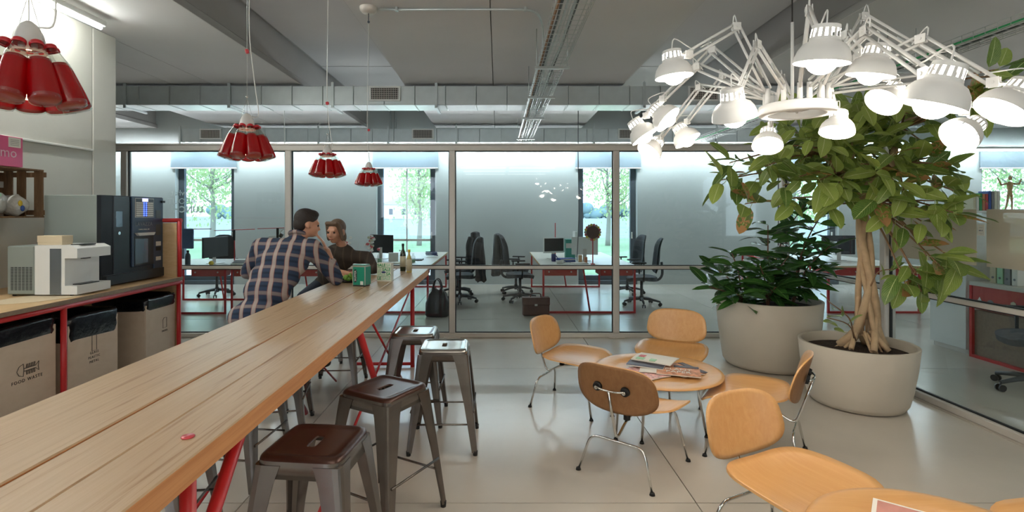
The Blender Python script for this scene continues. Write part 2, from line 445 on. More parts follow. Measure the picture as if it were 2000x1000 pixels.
def tag(o, label=None, cat=None, group=None, kind=None):
    if label: o['label'] = label
    if cat: o['category'] = cat
    if group: o['group'] = group
    if kind: o['kind'] = kind
    return o
def thing(name, label, cat, loc=(0, 0, 0), rz=0, group=None):
    o = bpy.data.objects.new(name, None); COL.objects.link(o); o.empty_display_size = .1
    o.location = loc; o.rotation_euler = (0, 0, rz); return tag(o, label, cat, group)
def struct(name, label=None):
    o = bpy.data.objects.new(name, None); COL.objects.link(o); o['kind'] = 'structure'
    if label: o['label'] = label
    return o
CH = {}
def copy_tree(o, parent=None):
    c = o.copy(); COL.objects.link(c); c.parent = parent
    for ch in [x for x in COL.objects if x.parent == o]: copy_tree(ch, c)
    return c
def inst(mesh, name, parent, Mx):
    o = bpy.data.objects.new(name, mesh); COL.objects.link(o); o.parent = parent; o.matrix_local = Mx; return o
def frame(right, up, loc):
    r = Vector(right).normalized(); u = Vector(up); u = (u-r*u.dot(r)).normalized(); n = r.cross(u)
    mx = Matrix((r, u, n)).transposed().to_4x4(); mx.translation = Vector(loc); return mx
def text(name, body, size, right, up, loc, mat, parent=None, align='CENTER', ext=.0006, spacing=1.0, bold=0, outline=0):
    c = bpy.data.curves.new(name, 'FONT'); c.body = body; c.size = size; c.align_x = align; c.align_y = 'CENTER'
    c.extrude = ext; c.space_character = spacing; c.offset = bold; c.resolution_u = 2
    if outline: c.fill_mode = 'NONE' if False else 'BOTH'
    c.materials.append(M[mat]); tmp = bpy.data.objects.new(name, c); COL.objects.link(tmp)
    me = bpy.data.meshes.new_from_object(tmp.evaluated_get(bpy.context.evaluated_depsgraph_get())); bpy.data.objects.remove(tmp)
    o = bpy.data.objects.new(name, me); COL.objects.link(o)
    o.parent = parent; o.matrix_local = frame(right, up, loc); return o
def curve_path(pts, n=6):
    """Catmull-Rom through points"""
    pts = [Vector(p) for p in pts]; q = [pts[0]*2-pts[1]]+pts+[pts[-1]*2-pts[-2]]; out = []
    for i in range(1, len(q)-2):
        for k in range(n):
            t = k/n; a, b_, c, d = q[i-1], q[i], q[i+1], q[i+2]
            out.append(.5*((2*b_)+(c-a)*t+(2*a-5*b_+4*c-d)*t*t+(3*b_-a-3*c+d)*t**3))
    out.append(pts[-1]); return out
def fillet(pts, r, n=5):
    """polyline with rounded corners"""
    pts = [Vector(p) for p in pts]; out = [pts[0]]
    for i in range(1, len(pts)-1):
        a, b_, c = pts[i-1], pts[i], pts[i+1]; u = (a-b_).normalized(); w = (c-b_).normalized()
        k = min(r, (a-b_).length*.45, (c-b_).length*.45); p, q = b_+u*k, b_+w*k
        for j in range(n+1):
            t = j/n; out.append(p*(1-t)**2+b_*2*t*(1-t)+q*t*t)
    out.append(pts[-1]); return out
def sup(a, b_, n, t):
    c, s_ = math.cos(t), math.sin(t)
    return (a*math.copysign(abs(c)**(2/n), c), b_*math.copysign(abs(s_)**(2/n), s_))

# ================================================================ the setting
X_WALL, X_GLASS, Y_GLASS, Y_BACK, Y_REAR, Z_PAN, Z_REC = -3.99, 3.5, 6.5, 11.3, -4.0, 3.35, 3.82
X_LO, X_HI = -10.2, 13.6
# floor: cast slabs with open joints
fl = MB().bb(X_LO, X_HI, Y_REAR, Y_BACK, -.2, -.008).build('floor', 'floor_joint'); tag(fl, 'polished concrete floor cast in large square slabs', kind='structure')
xs = [-1.34+2.38*k for k in range(-4, 8)]; ys = [.37+2.4*k for k in range(-2, 6)]
xs = [X_LO]+[x for x in xs if X_LO < x < X_HI]+[X_HI]; ys = [Y_REAR]+[y for y in ys if Y_REAR < y < Y_BACK]+[Y_BACK]
for i in range(len(xs)-1):
    for j in range(len(ys)-1):
        MB().bb(xs[i]+.003, xs[i+1]-.003, ys[j]+.003, ys[j+1]-.003, -.05, 0).build('floor_slab', 'floor', fl)
# ceiling: wide soffit panels hung between deep recesses
ce = MB().bb(X_LO, X_HI, Y_REAR, Y_BACK, Z_REC+.03, Z_REC+.2).build('ceiling', 'beam'); tag(ce, 'grey precast concrete ceiling with wide soffit panels and recesses', kind='structure')
PAN = [(-10.2, -7.3, []), (-5.86, -2.79, [-4.6, -4.04]), (-1.33, 1.78, [-.07]), (3.24, 6.31, [4.9]), (7.8, 10.9, [9.3])]
for a, b_, cuts in PAN:
    e = [a]+cuts+[b_]
    for i in range(len(e)-1):
        MB().bb(e[i]+.004, e[i+1]-.004, Y_REAR, Y_BACK, Z_PAN, Z_PAN+.06).build('soffit_panel', 'ceiling', ce)
    for x, sg in ((a, 1), (b_, -1)):
        if x > X_LO:
            MB().prism([(x, Z_PAN+.003), (x+sg*.05, Z_PAN+.003), (x+sg*.05, Z_REC+.04), (x+sg*.035, Z_REC+.04), (x+sg*.035, Z_PAN+.1), (x, Z_PAN+.07)], Y_REAR, Y_BACK, 'y').build('soffit_edge_beam', 'beam', ce)
for i in range(len(PAN)):
    a = PAN[i][1]; b_ = PAN[i+1][0] if i+1 < len(PAN) else X_HI
    y = Y_REAR; k = 0
    while y < Y_BACK:
        y2 = min(y+1.36, Y_BACK); MB().bb(a+.03, b_-.03, y+.004, y2-.004, Z_REC-.006*(k % 2), Z_REC+.04).build('recess_panel', 'ceiling', ce); y = y2; k += 1
# concrete wall beside the counter, ending in a column
wl = MB().bb(X_WALL-.3, X_WALL-.004, Y_REAR, 5.495, 0, Z_PAN).build('wall_left', 'concrete'); tag(wl, 'pale exposed concrete wall behind the counter', kind='structure')
for y0, y1 in ((Y_REAR, -.6), (-.59, 1.3), (1.31, 2.9), (2.91, 4.2), (4.21, 5.18)):
    for z0, z1 in ((0, 2.13), (2.145, Z_PAN-.002)):
        MB().bb(X_WALL-.03, X_WALL, y0, y1, z0, z1, .004).build('concrete_panel', 'concrete_wall', wl)
MB().bb(X_WALL-.3, X_WALL+.006, 5.19, 5.5, 0, Z_PAN-.002, .006).build('concrete_column', 'concrete_wall', wl)
t1 = MB().bb(X_WALL, X_WALL+.025, 1.0, 5.17, 2.13, 2.15, .004).build('trim_1', 'white_paint'); tag(t1, 'slim white conduit strip running along the concrete wall', kind='structure')
# far wall with tall windows
WIN = [-6.29, -1.98, 2.35, 6.67, 10.99]; WW, WZ0, WZ1 = .63, .08, 2.88
wb = struct('wall_back', 'pale plastered outer wall with tall windows and light washing down from above')
e = X_LO
for c in WIN+[None]:
    x1 = X_HI if c is None else c-WW
    MB().bb(e, x1, Y_BACK, Y_BACK+.35, 0, Z_REC+.1).build('wall_bay', 'plaster', wb)
    if c is not None:
        MB().bb(x1, c+WW, Y_BACK, Y_BACK+.35, WZ1, Z_REC+.1).build('window_lintel', 'plaster', wb)
        MB().bb(x1, c+WW, Y_BACK, Y_BACK+.35, 0, WZ0).build('window_threshold', 'dark_metal', wb); e = c+WW
for i, c in enumerate(WIN):
    w = struct('window_%d' % (i+1)); y = Y_BACK+.12
    for sg in (-1, 1): MB().bb(c+sg*(WW-.06)-.06, c+sg*(WW-.06)+.06, y, y+.09, WZ0, WZ1, .005).build('window_stile', 'dark_metal', w)
    MB().bb(c-WW+.12, c+WW-.12, y, y+.09, WZ1-.1, WZ1).build('window_head', 'dark_metal', w)
    MB().bb(c-WW+.12, c+WW-.12, y, y+.09, WZ0, WZ0+.1).build('window_foot', 'dark_metal', w)
    if i in (0, 1): MB().bb(c-WW+.12, c+WW-.12, y+.01, y+.08, .92, .97).build('window_rail', 'aluminium', w)
    if i == 1: MB().bb(c-.012, c+.012, y+.01, y+.07, WZ0+.1, WZ1-.1).build('window_mullion', 'aluminium', w)
    MB().bb(c-WW+.12, c+WW-.12, y+.04, y+.05, WZ0+.1, WZ1-.1).build('pane', 'window_glass', w)
    h = MB().bb(c+WW-.1, c+WW-.08, y-.05, y, .98, 1.12, .004).build('window_handle', 'aluminium', w)
for i, c in enumerate(WIN):
    bl = thing('roller_blind', ['grey roller blind over the window behind the lunch lettering', 'grey roller blind over the window behind the seated pair', 'grey roller blind over the window beyond the potted plants, beside the lamp cluster', 'grey roller blind over the window hidden behind the ficus crown', 'grey roller blind over the window behind the wooden mannequin'][i], 'blind', (c, Y_BACK-.04, 2.5), 0, 'roller blinds on the outer wall')
    MB().bb(-.7, .7, -.004, .002, 0, .36).build('screen', 'blind', bl); MB().bb(-.7, .7, -.02, .02, -.025, 0, .005).build('bottom_bar', 'white_metal', bl)
    MB().bb(-.72, .72, -.05, .035, .34, .42, .01).build('cassette', 'white_metal', bl)
# end walls and the unseen wall behind the camera, its openings added for daylight fill
ws = MB().bb(X_LO-.2, X_LO, Y_REAR, Y_BACK+.35, 0, Z_REC+.1).build('wall_side', 'plaster'); ws['kind'] = 'structure'
wr = MB().bb(X_HI, X_HI+.2, Y_REAR, Y_BACK+.35, 0, Z_REC+.1).build('wall_right', 'plaster'); wr['kind'] = 'structure'
we = struct('wall_entrance', 'unseen wall closing the room, with window openings added for daylight')
e = X_LO
for c in (-2.9, 7.5):
    MB().bb(e, c-.9, Y_REAR-.2, Y_REAR, 0, Z_REC+.1).build('wall_bay', 'plaster', we)
    MB().bb(c-.9, c+.9, Y_REAR-.2, Y_REAR, 2.7, Z_REC+.1).build('window_lintel', 'plaster', we)
    MB().bb(c-.9, c+.9, Y_REAR-.2, Y_REAR, 0, .8).build('window_apron', 'plaster', we); e = c+.9
MB().bb(e, X_HI, Y_REAR-.2, Y_REAR, 0, Z_REC+.1).build('wall_bay', 'plaster', we)

# glass partition across the room
def partition(name, label, axis, fixed, stops, films=()):
    r = struct(name, label)
    def P(a0, a1, b0, b1, z0, z1, bev=0):
        return MB().bb(a0, a1, fixed+b0, fixed+b1, z0, z1, bev) if axis == 'x' else MB().bb(fixed+b0, fixed+b1, a0, a1, z0, z1, bev)
    a, z = stops[0], stops[-1]
    P(a, z, -.045, .045, 0, .055, .006).build('floor_rail', 'aluminium', r)
    P(a, z, -.045, .045, 2.29, 2.36, .006).build('head_rail', 'aluminium', r)
    P(a, z, -.06, .06, 2.36, 2.375).build('head_cap', 'aluminium', r)
    for i, s_ in enumerate(stops):
        P(s_-.036, s_+.036, -.05, .05, .055, 2.29, .006).build('mullion', 'aluminium', r)
        P(s_-.10, s_+.10, -.085, .085, 0, .012, .003).build('foot_plate', 'aluminium', r)
        if i+1 < len(stops):
            t_ = stops[i+1]; P(s_+.036, t_-.036, -.03, .03, .838, .876, .004).build('transom', 'aluminium', r)
            for z0, z1 in ((.055, .838), (.876, 2.29)):
                P(s_+.036, t_-.036, -.005, .005, z0, z1).build('pane', 'glass', r)
                for g in ((s_+.036, s_+.046, z0, z1), (t_-.046, t_-.036, z0, z1), (s_+.046, t_-.046, z0, z0+.01), (s_+.046, t_-.046, z1-.01, z1)):
                    P(g[0], g[1], -.012, .012, g[2], g[3]).build('gasket', 'gasket', r)
    return r
px_ = [-2.575+2.011*k for k in range(-4, 4)]
px_ = px_[1:-1]+[X_GLASS]
gl = partition('wall_glass', 'floor to head glass partition in slim aluminium frames before the office', 'x', Y_GLASS, px_)
gr = partition('wall_glass_side', 'glass partition in slim aluminium frames along the side office', 'y', X_GLASS, [-3.2, -1.25, .75, 2.75, 4.74, 6.45])
for y0, y1 in ((2.80, 3.77), (3.85, 4.69), (.8, 2.70)):
    MB().bb(X_GLASS-.009, X_GLASS-.006, y0, y1, 1.14, 1.55).build('privacy_film', 'film', gr)
sg = MB().bb(X_GLASS-.011, X_GLASS-.008, 3.785, 3.84, 1.36, 1.44); sn = sg.build('notice_card', 'paper'); tag(sn, 'small white printed notice on the side glass between frosted films', 'notice')
for k in range(3): text('notice_print', ('- - -', 'oo o', '- -')[k], .016, (0, -1, 0), (0, 0, 1), (X_GLASS-.012, 3.812, 1.42-.022*k), 'navy_ink', sn)
# reversed lettering stuck on the far face of the partition
lt = thing('window_lettering', 'pale reversed lunch lettering stuck on the glass partition', 'lettering', (0, Y_GLASS+.007, 0))
for body, sz, yy, bold in (('what', .10, 377, 0), ('ABOUT', .105, 393.5, 0), ('LUNCH', .11, 409.5, .003)):
    p = at({'what': 333, 'ABOUT': 326, 'LUNCH': 337}[body], yy, Y_GLASS)
    text('lettering_line', body, sz, (-1, 0, 0), (0, 0, 1), (p.x, 0, p.z), 'lettering_film', lt, 'RIGHT', .0004, 1.0, bold)

# ---------------------------------------------------------------- services under the ceiling
def duct(name, label, x0, x1, yf, zb, zt, depth, straps, vents):
    r = thing(name, label, 'duct', (0, yf, zb))
    h = zt-zb; n = max(1, round((x1-x0)/.43)); st = (x1-x0)/n
    me = MB()
    me.box((0, depth/2, h/2), (st-.004, depth, h), None, .006)
    for z in (-1, 1): pass
    me.box((st/2-.012, depth/2, h/2), (.012, depth+.008, h+.008))
    sec = me.mesh('duct_section', 'galvanised')
    for i in range(n): inst(sec, 'duct_section', r, Matrix.Translation((x0+st*(i+.5), 0, 0)))
    for s_ in straps:
        m_ = MB(); m_.bb(s_-.018, s_+.018, -.022, -.006, -.03, h+.05).bb(s_-.018, s_+.018, -.022, depth+.02, -.045, -.02)
        m_.cyl((s_, -.014, h+.05), (s_, -.014, Z_PAN-zb if Z_PAN-zb > h+.06 else h+.07), .006, None, 6)
        m_.build('hanger', 'galvanised', r)
    for v in vents:
        w = .44; f = MB()
        for a in ((v-w/2, v+w/2, h-.03, h-.005), (v-w/2, v+w/2, h-.215, h-.19)): f.bb(a[0], a[1], -.03, -.004, a[2], a[3], .003)
        for a in (v-w/2, v+w/2-.03): f.bb(a, a+.03, -.03, -.004, h-.19, h-.03, .003)
        g = f.build('air_vent', 'white_metal', r)
        MB().bb(v-w/2+.03, v+w/2-.03, -.008, -.006, h-.19, h-.03).build('vent_back', 'grille_dark', g)
        b_ = MB()
        for k in range(15): b_.bb(v-w/2+.045+k*.0247, v-w/2+.052+k*.0247, -.024, -.01, h-.19, h-.03)
        for k in range(5): b_.bb(v-w/2+.03, v+w/2-.03, -.018, -.01, h-.17+k*.029, h-.166+k*.029)
        b_.build('vent_grille', 'aluminium', g)
    return r
D1, D2 = 7.4, 10.66
X1 = lambda x: (x-973)*D1/FOC
X2 = lambda x: (x-973)*D2/FOC
duct('air_duct', 'long galvanised air duct with white vent above the glass partition', -7.2, 9.6, D1, EYE+1.523, EYE+1.789, .42,
     [X1(x) for x in (40, 245, 448, 650, 852, 1055, 1258, 1470, 1700, 1900)], [X1(752), X1(1374)])
duct('air_duct', 'galvanised air duct with vents along the outer office wall', X2(350), 9.6, D2, EYE+1.44, EYE+1.715, .4,
     [X2(x) for x in (352, 622, 758, 891, 1160, 1400, 1650)], [X2(412), X2(826), X2(1228)])
def cable_tray(label, x0, x1, y0, y1, z, hangs, name='cable_tray', mat='steel_wire', cab=()):
    r = thing(name, label, 'cable tray', (0, 0, z)); m_ = MB(); n = 5
    for k in range(n+1):
        x = x0+(x1-x0)*k/n; m_.tube([(x, y0, 0), (x, y1, 0)], .0028, 4)
    for x in (x0, x1):
        for q in (.03, .06): m_.tube([(x, y0, q), (x, y1, q)], .0028, 4)
    k = y0
    while k < y1:
        m_.tube([(x0, k, .06), (x0, k, 0), (x1, k, 0), (x1, k, .06)], .0026, 4); k += .105
    m_.build('wire_basket', mat, r)
    for y in hangs:
        h = MB().bb(x0-.04, x1+.04, y-.015, y+.015, -.03, -.005)
        for x in (x0-.02, x1+.02): h.cyl((x, y, -.03), (x, y, Z_PAN-z-.002), .004, None, 6)
        h.build('tray_bracket', 'steel_wire', r)
    for i, (fx, mt, rr) in enumerate(cab):
        p = [(x0+(x1-x0)*fx+random.uniform(-.01, .01), y0+(y1-y0)*k/14, rr+.004+random.uniform(0, .004)) for k in range(15)]
        MB().tube(curve_path(p, 3), rr, 6).build('cable', mt, r)
    return r
cable_tray('wire cable tray running into the room over the lounge', .40, .665, 2.2, 10.6, EYE+1.46, [2.9, 5.22, 6.55, 8.0, 10.2],
           cab=[(.1, 'twig', .010), (.18, 'grey_plastic', .012), (.30, 'steel_wire', .009), (.55, 'steel_wire', .013), (.62, 'grey_plastic', .008)])
cable_tray('wire cable tray with green cable running over the side office', 3.86, 4.10, 2.5, 10.55, EYE+1.42, [3.2, 5.2, 7.2, 9.2], cab=[(.12, 'green_ink', .013), (.5, 'grey_plastic', .01)])
r = thing('conduit', 'steel conduit with round junction box fixed to the ceiling panel', 'conduit', (0, 4.68, Z_PAN))
zz = -.02; yb = 0
MB().tube(fillet([(-1.05, yb, zz), (.34, yb, zz), (.43, yb+.35, zz-.02), (.44, yb+.5, -.26)], .16), .011, 8).build('conduit_pipe', 'galvanised', r)
bx = MB().lathe([(0, -.055), (.05, -.055), (.075, -.03), (.078, 0)], 20, Matrix.Translation((-1.15, yb, 0))).build('junction_box', 'aluminium', r)
MB().cyl((-1.15, yb, -.05), (-1.15, yb, -.12), .004, None, 6).ball((-1.15, yb, -.13), .012, 8, 6).build('hook', 'dark_metal', r)
for x in (-.9, .24): MB().bb(x-.012, x+.012, yb-.02, yb+.02, -.035, 0, .003).build('pipe_clip', 'galvanised', r)
for x in (-2.3, -2.2, 3.05, 2.85):
    q = thing('conduit', 'steel conduit climbing the outer wall above the office', 'conduit', (x, Y_BACK-.02, 2.9), 0, 'conduits on the outer wall')
    MB().cyl((0, 0, 0), (0, 0, .9), .018, None, 8).build('conduit_pipe', 'galvanised', q); MB().bb(-.03, .03, 0, .02, .4, .43).build('pipe_clip', 'galvanised', q)

# ---------------------------------------------------------------- fixed linear lamps and added fill panels
def linear_lamp(label, x0, x1, y0, y1, z, mat, group=None, hang=0):
    """slim batten: white housing with a lit tube underneath"""
    r = thing('linear_lamp', label, 'lamp', ((x0+x1)/2, (y0+y1)/2, z), 0, group); dx, dy = (x1-x0)/2, (y1-y0)/2
    long_x = dx > dy
    if mat == 'lamp_fill':  # broad glowing panel, added only as fill light
        f = MB()
        for q in (-1, 1): f.bb(-dx, dx, q*.26-.01, q*.26+.01, -.03, .03); f.bb(q*(dx+.01)-.01, q*(dx+.01)+.01, -.27, .27, -.03, .03)
        f.build('lamp_housing', 'white_metal', r); MB().bb(-dx, dx, -.25, .25, -.02, .02).build('fill_panel', mat, r)
        for q in (-.5, .5): MB().cyl((q, 0, .02), (q, 0, Z_PAN-.002-z), .003, None, 4).build('hanger', 'steel_wire', r)
        return r
    if long_x: MB().bb(-dx, dx, -.035, .035, .02, .07, .006).build('lamp_housing', 'white_metal', r)
    else: MB().bb(-.035, .035, -dy, dy, .02, .07, .006).build('lamp_housing', 'white_metal', r)
    t_ = MB()
    if long_x: t_.tube([(-dx+.03, 0, 0), (dx-.03, 0, 0)], .016, 6)
    else: t_.tube([(0, -dy+.03, 0), (0, dy-.03, 0)], .016, 6)
    t_.build('lamp_tube', mat, r)
    if z < 3.1 and hang:
        for q in (-.6, .6): MB().cyl((q, 0, .06), (q, 0, (Z_PAN if hang == 1 else Z_REC)-z), .003, None, 4).build('hanger', 'steel_wire', r)
    return r
for k, (a, b_) in enumerate(((.4, 1.9), (1.94, 3.44), (3.48, 4.92))):
    linear_lamp('slim white linear lamp washing the concrete wall above the counter', X_WALL+.27, X_WALL+.34, a, b_, Z_PAN-.11, 'lamp_wall', 'linear lamps above the counter wall')
for k in range(13):
    a = -9.9+k*1.75
    linear_lamp('slim linear lamp washing the outer office wall from above', a, a+1.7, Y_BACK-.35, Y_BACK-.28, 2.84, 'lamp_back', 'linear lamps along the outer wall')
for x in (-.4, .9):  # unseen panels behind the camera, added to brighten room and ceiling
    for y in (-3.2, -2.1, -1.0):
        linear_lamp('added fill light panel hung under the ceiling panels', x-.6, x+.6, y-.03, y+.03, 2.75, 'lamp_fill', 'added fill panels at the entrance end', 1)
for x, y in ((5.3, .4), (5.3, 2.6), (9.3, 4.5), (9.3, 6.4), (-9.0, 6.6), (-9.0, 7.8)):  # out-of-view panels added to brighten the side rooms
    linear_lamp('added fill light panel hung in the side rooms', x-.75, x+.75, y-.03, y+.03, 2.85, 'lamp_fill', 'added fill panels in the side rooms', 1)

# ---------------------------------------------------------------- outdoors
g = MB().bb(-70, 80, Y_BACK+.36, 34, -.3, -.06).build('ground', 'lawn'); tag(g, 'green lawn outside the windows', kind='structure')
g = MB().bb(-160, 170, 34, 330, -.3, -.05).build('ground_field', 'field'); tag(g, 'pale ploughed field beyond the lawn', kind='structure')
g = MB().bb(-12, 0.6, Y_BACK+.36, 15.5, -.2, -.02).build('terrace', 'paving'); tag(g, 'pale terrace paving outside the office windows', kind='structure')
leafq = None
def tree(label, x, y, h, spread, n, bare=False, cz=.62):
    r = thing('garden_tree', label, 'tree', (x, y, -.06)); t_ = MB(); rnd = random.Random(int(x*100+y))
    t_.tube(curve_path([(0, 0, 0), (.05, 0, h*.25), (-.03, .04, h*.5), (.02, 0, h*.85)], 4), [.12*(1-k/14)+.015 for k in range(13)], 7)
    tips = []
    for k in range(16):
        a = rnd.uniform(0, 6.28); z0 = h*rnd.uniform(.28, .75); L = spread*rnd.uniform(.5, 1)
        p = Vector((math.cos(a)*L, math.sin(a)*L, z0+L*rnd.uniform(.5, .95))); t_.tube(curve_path([(0, 0, z0), (p.x*.5, p.y*.5, z0+(p.z-z0)*.35), p], 3), [.045, .04, .035, .03, .022, .016, .01], 5); tips.append(p)
    t_.build('trunk', 'tree_bark', r); f = MB()
    for k in range(n):
        p = rnd.choice(tips)*rnd.uniform(.55, 1.08)+Vector((rnd.gauss(0, 1), rnd.gauss(0, 1), rnd.gauss(0, 1)))*spread*.24
        s_ = rnd.uniform(.05, .11); R = Euler((rnd.uniform(0, 6), rnd.uniform(0, 6), rnd.uniform(0, 6))).to_matrix()
        f.add([p+R @ Vector(q) for q in ((-s_, 0, 0), (0, -s_*.5, .02), (s_, 0, 0), (0, s_*.5, .02))], [(0, 1, 2, 3)])
    tag(f.build('foliage', 'tree_leaf', r), kind='stuff')
tree('slender young tree on the lawn behind the seated pair', -3.9, 26, 5.2, 1.5, 2600)
tree('young tree with bare lower branches behind the red framed desk', 5.4, 26, 5.6, 1.8, 2200)
tree('leafy tree at the window behind the lunch lettering', -12.2, 22.5, 6.5, 2.3, 4200)
tree('tree outside the window behind the ficus', 15.2, 27, 5.0, 1.6, 2000)
tree('tree filling the window behind the wooden mannequin', 20.5, 20, 6.0, 2.0, 2600)
for i in range(16):
    x = -110+i*15+random.uniform(-4, 4); s_ = random.uniform(2.6, 5.0) if i != 3 else 8.0; y = random.uniform(150, 190)
    o = thing('distant_tree', 'hazy round tree on the horizon beyond the field', 'tree', (x, y, 0), 0, 'trees on the horizon'); m_ = MB()
    for k in range(26):
        q = random.uniform(.22, .5)*s_; m_.ball((random.gauss(0, .75)*s_, random.uniform(-.5, .5)*s_, random.uniform(.15, .85)*s_), (q*1.2, q, q), 9, 7)
    tag(m_.build('crown', 'distant_leaf', o), kind='stuff'); MB().cyl((0, 0, 0), (0, 0, s_*.7), .35, None, 6).build('trunk', 'tree_bark', o)
h = thing('farmhouse', 'small pale farmhouse far across the field', 'house', (-26, 148, 0))
MB().bb(-6, 6, -3, 3, 0, 4).build('house_wall', 'wall_render', h); MB().prism([(-6.6, 4), (6.6, 4), (0, 6.4)], -3.4, 3.4, 'y').build('roof', 'roof_red', h)
for k in (-3.5, 0, 3.5): MB().bb(k-.5, k+.5, -3.06, -3, 1.2, 2.8).build('house_window', 'dark_metal', h)

# ================================================================ long bar table
TX0, TX1, TY0, TY1, TZ = -1.516, -.781, .55, 5.92, .90
tb = thing('bar_table', 'long solid oak bar table on a red tube frame', 'table', (0, 0, 0))
rnd = random.Random(3)
for a, b_ in ((TX0, -1.141), (-1.129, -.9715), (-.9700, TX1)):
    pl = MB(); pl.bb(a, b_, TY0, TY1, TZ-.072, TZ, .004)
    o = pl.build('plank', ['oak_top', 'oak_side'], tb)
    for p in o.data.polygons: p.material_index = 0 if p.normal.z > .5 else 1
MB().bb(-1.141, -1.129, TY0+.004, TY1-.004, TZ-.07, TZ-.007).build('joint_fillet', 'oak_groove', tb)
RX, LX = -.85, -1.45
def rod(p, q, r, name='brace'): return MB().cyl(p, q, r, None, 10).build(name, 'red_paint', tb)
for y in (1.445, 5.23):
    for x in (RX, LX): rod((x, y, 0), (x, y, TZ-.072), .021, 'leg')
    rod((LX, y, .03), (RX, y, .03), .016, 'cross_rail'); rod((LX, y, TZ-.1), (RX, y, TZ-.1), .016, 'cross_rail')
for x in (RX, LX):
    rod((x, 1.76, TZ-.075), (x, 1.0, .02), .021); rod((x, 3.2, TZ-.075), (x, 3.97, .02), .021)
    rod((x, 5.2, TZ-.09), (x, 2.2, .02), .008, 'tie_rod'); rod((x, 3.5, TZ-.08), (x, 4.72, .02), .008, 'tie_rod')
    rod((x, TY0+.2, TZ-.09), (x, TY1-.2, TZ-.09), .016, 'top_rail')

# ---------------------------------------------------------------- metal stools
def make_stool():
    r = thing('metal_stool', 'x', 'stool'); Hs = .65; n = 48
    def ring(a, b_, k, z): return [(*sup(a, b_, k, 2*math.pi*i/n), z) for i in range(n)]
    s_ = MB(); s_.loops([ring(.015, .046, 5, Hs-.011), ring(.0152, .0462, 5, Hs-.008), ring(.019, .050, 5, Hs-.0055), ring(.022, .053, 5, Hs-.0055), ring(.10, .11, 7, Hs-.0055), ring(.128, .128, 9, Hs-.005), ring(.135, .135, 9, Hs), ring(.148, .148, 8, Hs-.001), ring(.155, .155, 8, Hs-.007), ring(.158, .158, 8, Hs-.016)], False, False, 0, True)
    s_.build('seat', 'SEAT', r) if False else None
    seat = s_
    ap = MB(); ap.loops([ring(.158, .158, 8, Hs-.016), ring(.159, .159, 8, Hs-.03), ring(.165, .165, 8, Hs-.075), ring(.161, .161, 8, Hs-.075), ring(.152, .152, 8, Hs-.02)], False, False, 0, True)
    so = seat.build('seat', 'brown_lacquer', r); ao = ap.build('apron', 'gunmetal', r)
    def sec(w, t_, c):
        return [(-w, 0), (-c, 0), (-.3*c, -.08*c), (-.08*c, -.3*c), (0, -c), (0, -w), (-t_, -w), (-t_, -c), (-c, -t_), (-w, -t_)]
    for k in range(4):
        a = k*math.pi/2; Rz = Matrix.Rotation(a, 3, 'Z'); L = []
        for z, off, w, c in ((Hs-.03, .161, .10, .03), (Hs-.09, .168, .085, .028), (.30, .195, .055, .02), (.02, .222, .034, .014)):
            L.append([Rz @ Vector((off+p[0], off+p[1], z)) for p in sec(w, .006, c)])
        lg = MB().loops(L); lo = lg.build('leg', 'gunmetal', r)
        f = Rz @ Vector((.209, .209, 0)); MB().cyl((f.x, f.y, 0), (f.x, f.y, .03), .014, .016, 10).build('foot', 'rubber', lo)
    for k in range(4):
        a = k*math.pi/2; Rz = Matrix.Rotation(a, 3, 'Z'); z = .19 if k % 2 else .26; o_ = .2
        p, q = Rz @ Vector((o_, -o_+.02, z)), Rz @ Vector((o_, o_-.02, z))
        MB().cyl(p, q, .006, None, 8).build('stretcher', 'gunmetal', r)
    x = MB()
    for sg_ in (-1, 1): x.tube(curve_path([(-.15, -.15*sg_, Hs-.09), (0, 0, Hs-.06), (.15, .15*sg_, Hs-.09)], 4), .005, 6)
    x.build('under_brace', 'dark_metal', r)
    return r
st0 = make_stool()
ST = [(-.70, 2.03, -6, 'b', 'brown seated metal stool pulled up beside the red chip on the bar table'),
      (-.57, 2.66, -30, 'b', 'brown seated metal stool turned askew, beside a bright steel one'),
      (-.357, 3.52, 1, 's', 'bright steel stool standing clear of the bar table'),
      (-.62, 3.95, 0, 's', 'bright steel stool tucked beside the red table leg'),
      (-1.52, 2.32, 8, 'b', 'dark metal stool half under the bar table facing the food waste bin'),
      (-1.50, 3.05, -5, 'b', 'dark metal stool half under the bar table facing the glass bin'),
      (-1.56, 3.72, 12, 'b', 'dark metal stool half under the bar table facing the coffee machine'),
      (-1.42, 4.66, 3, 'b', 'empty dark metal stool between the two seated people'),
      (-1.88, 4.14, 20, 'b', 'dark metal stool under the man in the plaid shirt'),
      (-1.80, 5.55, 0, 'b', 'dark metal stool under the woman in the dark shirt')]
for i, (x, y, a, kd, lb) in enumerate(ST):
    o = st0 if i == 0 else copy_tree(st0)
    o.location = (x, y, 0); o.rotation_euler = (0, 0, math.radians(a)); tag(o, lb, 'stool', 'metal stools around the bar table')
    if kd == 's':
        for ch in [q for q in COL.objects if q.parent == o and q.name.startswith('seat')]:
            ch.data = ch.data.copy(); ch.data.materials[0] = M['gunmetal_bright']

